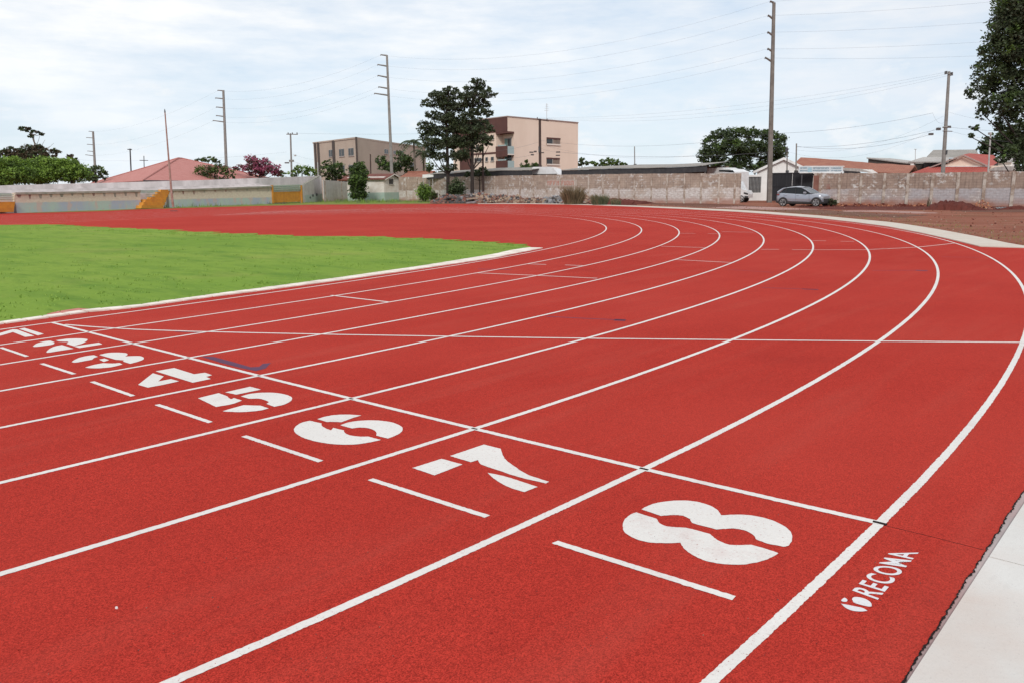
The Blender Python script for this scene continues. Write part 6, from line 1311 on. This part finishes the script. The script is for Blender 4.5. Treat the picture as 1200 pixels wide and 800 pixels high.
for _ in range(14): p = gp(rr_.uniform(1166, 1180), rr_.uniform(244.2, 245.4)); chunk(q, p[0], p[1], .04, rr_.uniform(.05, .16), 'rub_grey', .4)
o = q.build('rubble'); tag(o, 'orange brick debris beside the dark red earth heap', 'rubble', kind='stuff')
q = MB()
for _ in range(1500):
    px_ = rr_.uniform(760, 1230); lo = ip(band_top, min(px_, 1148))-1 if px_ < 1148 else ip(band_top, min(px_, 1200))-1; py_ = rr_.uniform(240.5, lo)
    p = gp(px_, py_); chunk(q, p[0], p[1], .01, rr_.choice([.01, .015, .02, .03, .045])*rr_.uniform(.7, 1.2), rr_.choice(['rub_cream', 'rub_brown', 'rub_brown', 'darkdirt', 'dirt', 'dirt']), .7)
for _ in range(420):
    px_ = rr_.uniform(940, 1090); p = gp(px_, rr_.uniform(239.8, 242.4)); chunk(q, p[0], p[1], .0, rr_.uniform(.05, .22), rr_.choice(['darkdirt', 'darkdirt', 'rub_orange', 'dirt']), .8)
o = q.build('gravel'); tag(o, 'scattered stones and clods on the bare dirt', 'gravel', kind='stuff')
q = MB()
for _ in range(420):
    px_ = rr_.uniform(840, 1210); lo = ip(band_top, min(px_, 1200))-.3; up = lo-max(1.2, (lo-244)*.35); p = gp(px_, rr_.uniform(up, lo)); blades(q, p[0], p[1], rg.uniform(.03, .09), 6, .15, rg.choice(['leaf_dry', 'blade', 'leaf_dry']))
o = q.build('grass'); tag(o, 'sparse dry tufts on the dirt outside the bend', 'grass', kind='stuff')
# pale chip lying on the track
p = gp(137, 715); q = MB(); chunk(q, 0, 0, .004, .008, 'white', .5); o = q.build('pebble'); o.location = (p[0], p[1], .008); tag(o, 'tiny white chip lying on the red track at lower left', 'pebble')
q = MB()
for _ in range(500):
    px_ = rr_.uniform(0, 1150); py_ = rr_.uniform(430, 795); p = gp(px_, py_); chunk(q, p[0], p[1], .0095, rr_.uniform(.001, .0028), rr_.choice(['track', 'rub_dark', 'rub_dark', 'rub_pink']), .6)
o = q.build('rubber_crumb'); tag(o, 'loose rubber crumbs scattered over the track surface', 'crumbs', kind='stuff')

# ------------------------------------------------------------------ light, sky, camera
sun_el, sun_az = math.radians(38), math.radians(214)       # azimuth measured from +x in the ground plane
d = Vector((math.cos(sun_az)*math.cos(sun_el), math.sin(sun_az)*math.cos(sun_el), math.sin(sun_el)))
sl = bpy.data.lights.new('sun', 'SUN'); sl.energy = 2.0; sl.angle = math.radians(12); sl.color = (1.0, .965, .92)
so = bpy.data.objects.new('sun', sl); COL.objects.link(so); so.rotation_euler = (-d).to_track_quat('-Z', 'Y').to_euler()
w = bpy.data.worlds.new('World'); S.world = w; w.use_nodes = True; nt = w.node_tree; bg = nt.nodes['Background']; bg.inputs[1].default_value = .1
sky = nt.nodes.new('ShaderNodeTexSky'); sky.sky_type = 'NISHITA'; sky.sun_disc = False; sky.sun_elevation = sun_el; sky.sun_rotation = math.radians(90)-sun_az; sky.dust_density = .6; sky.ozone_density = 1.2
tc = nt.nodes.new('ShaderNodeTexCoord')
def skymap(scale, rotz=0):
    mp = nt.nodes.new('ShaderNodeMapping'); mp.inputs['Scale'].default_value = scale; mp.inputs['Rotation'].default_value = (0, 0, rotz); lk(nt, tc.outputs['Generated'], mp.inputs[0]); return mp.outputs[0]
sep = nt.nodes.new('ShaderNodeSeparateXYZ'); lk(nt, tc.outputs['Generated'], sep.inputs[0]); ez = sep.outputs[2]
# dot with the view's left direction tells where the brighter part of the overcast is
lf = nt.nodes.new('ShaderNodeVectorMath'); lf.operation = 'DOT_PRODUCT'; la = YAW+math.radians(35); lf.inputs[1].default_value = (math.cos(la), math.sin(la), .25); lk(nt, tc.outputs['Generated'], lf.inputs[0])
n1 = noise(nt, skymap((1.0, 1.0, 3.4)), 2.6, 9, .56); n2 = noise(nt, skymap((1.2, 1.2, 6.5), .4), 5.5, 9, .6); n3 = noise(nt, skymap((1, 1, 2.2)), 11, 8, .6)
cov = math_(nt, 'ADD', math_(nt, 'MULTIPLY', n1, .6), math_(nt, 'MULTIPLY', n2, .4))
cov = math_(nt, 'ADD', cov, ramp(nt, ez, .0, .42, -.07, .16))
fac = ramp(nt, cov, .36, .56, .25, 1.0)
bright = mix(nt, ramp(nt, lf.outputs['Value'], .45, .85), (8.0, 8.4, 9.0), (10.2, 10.2, 10.2))
cloud = mix(nt, ramp(nt, n3, .35, .7, 0, .28), bright, (7.1, 7.8, 8.7))
hzn = mix(nt, ramp(nt, ez, 0, .20, .95, .0), cloud, (6.8, 8.3, 9.8))
blue = mix(nt, .55, sky.outputs[0], (6.2, 7.9, 9.9))
fin = mix(nt, fac, blue, mix(nt, .5, cloud, hzn))
puff = ramp(nt, math_(nt, 'ADD', n3, ramp(nt, ez, .03, .16, .06, -.12)), .57, .66, 0, .6)
fin = mix(nt, puff, fin, (9.2, 9.4, 9.6))
lk(nt, fin, bg.inputs[0])
cam = bpy.data.cameras.new('camera'); co = bpy.data.objects.new('camera', cam); COL.objects.link(co)
mw = Matrix(((BR[0], BU[0], -BF[0], CX), (BR[1], BU[1], -BF[1], CY), (BR[2], BU[2], -BF[2], CH), (0, 0, 0, 1))); co.matrix_world = mw
cam.sensor_fit = 'HORIZONTAL'; cam.sensor_width = 36; cam.lens = 36*F_/1200; cam.clip_start = .05; cam.clip_end = 3000
S.camera = co
S.view_settings.view_transform = 'Standard'; S.view_settings.look = 'None'; S.view_settings.exposure = .04; S.view_settings.gamma = 1; S.view_settings.use_curve_mapping = False
S.render.resolution_x = 1024; S.render.resolution_y = 682
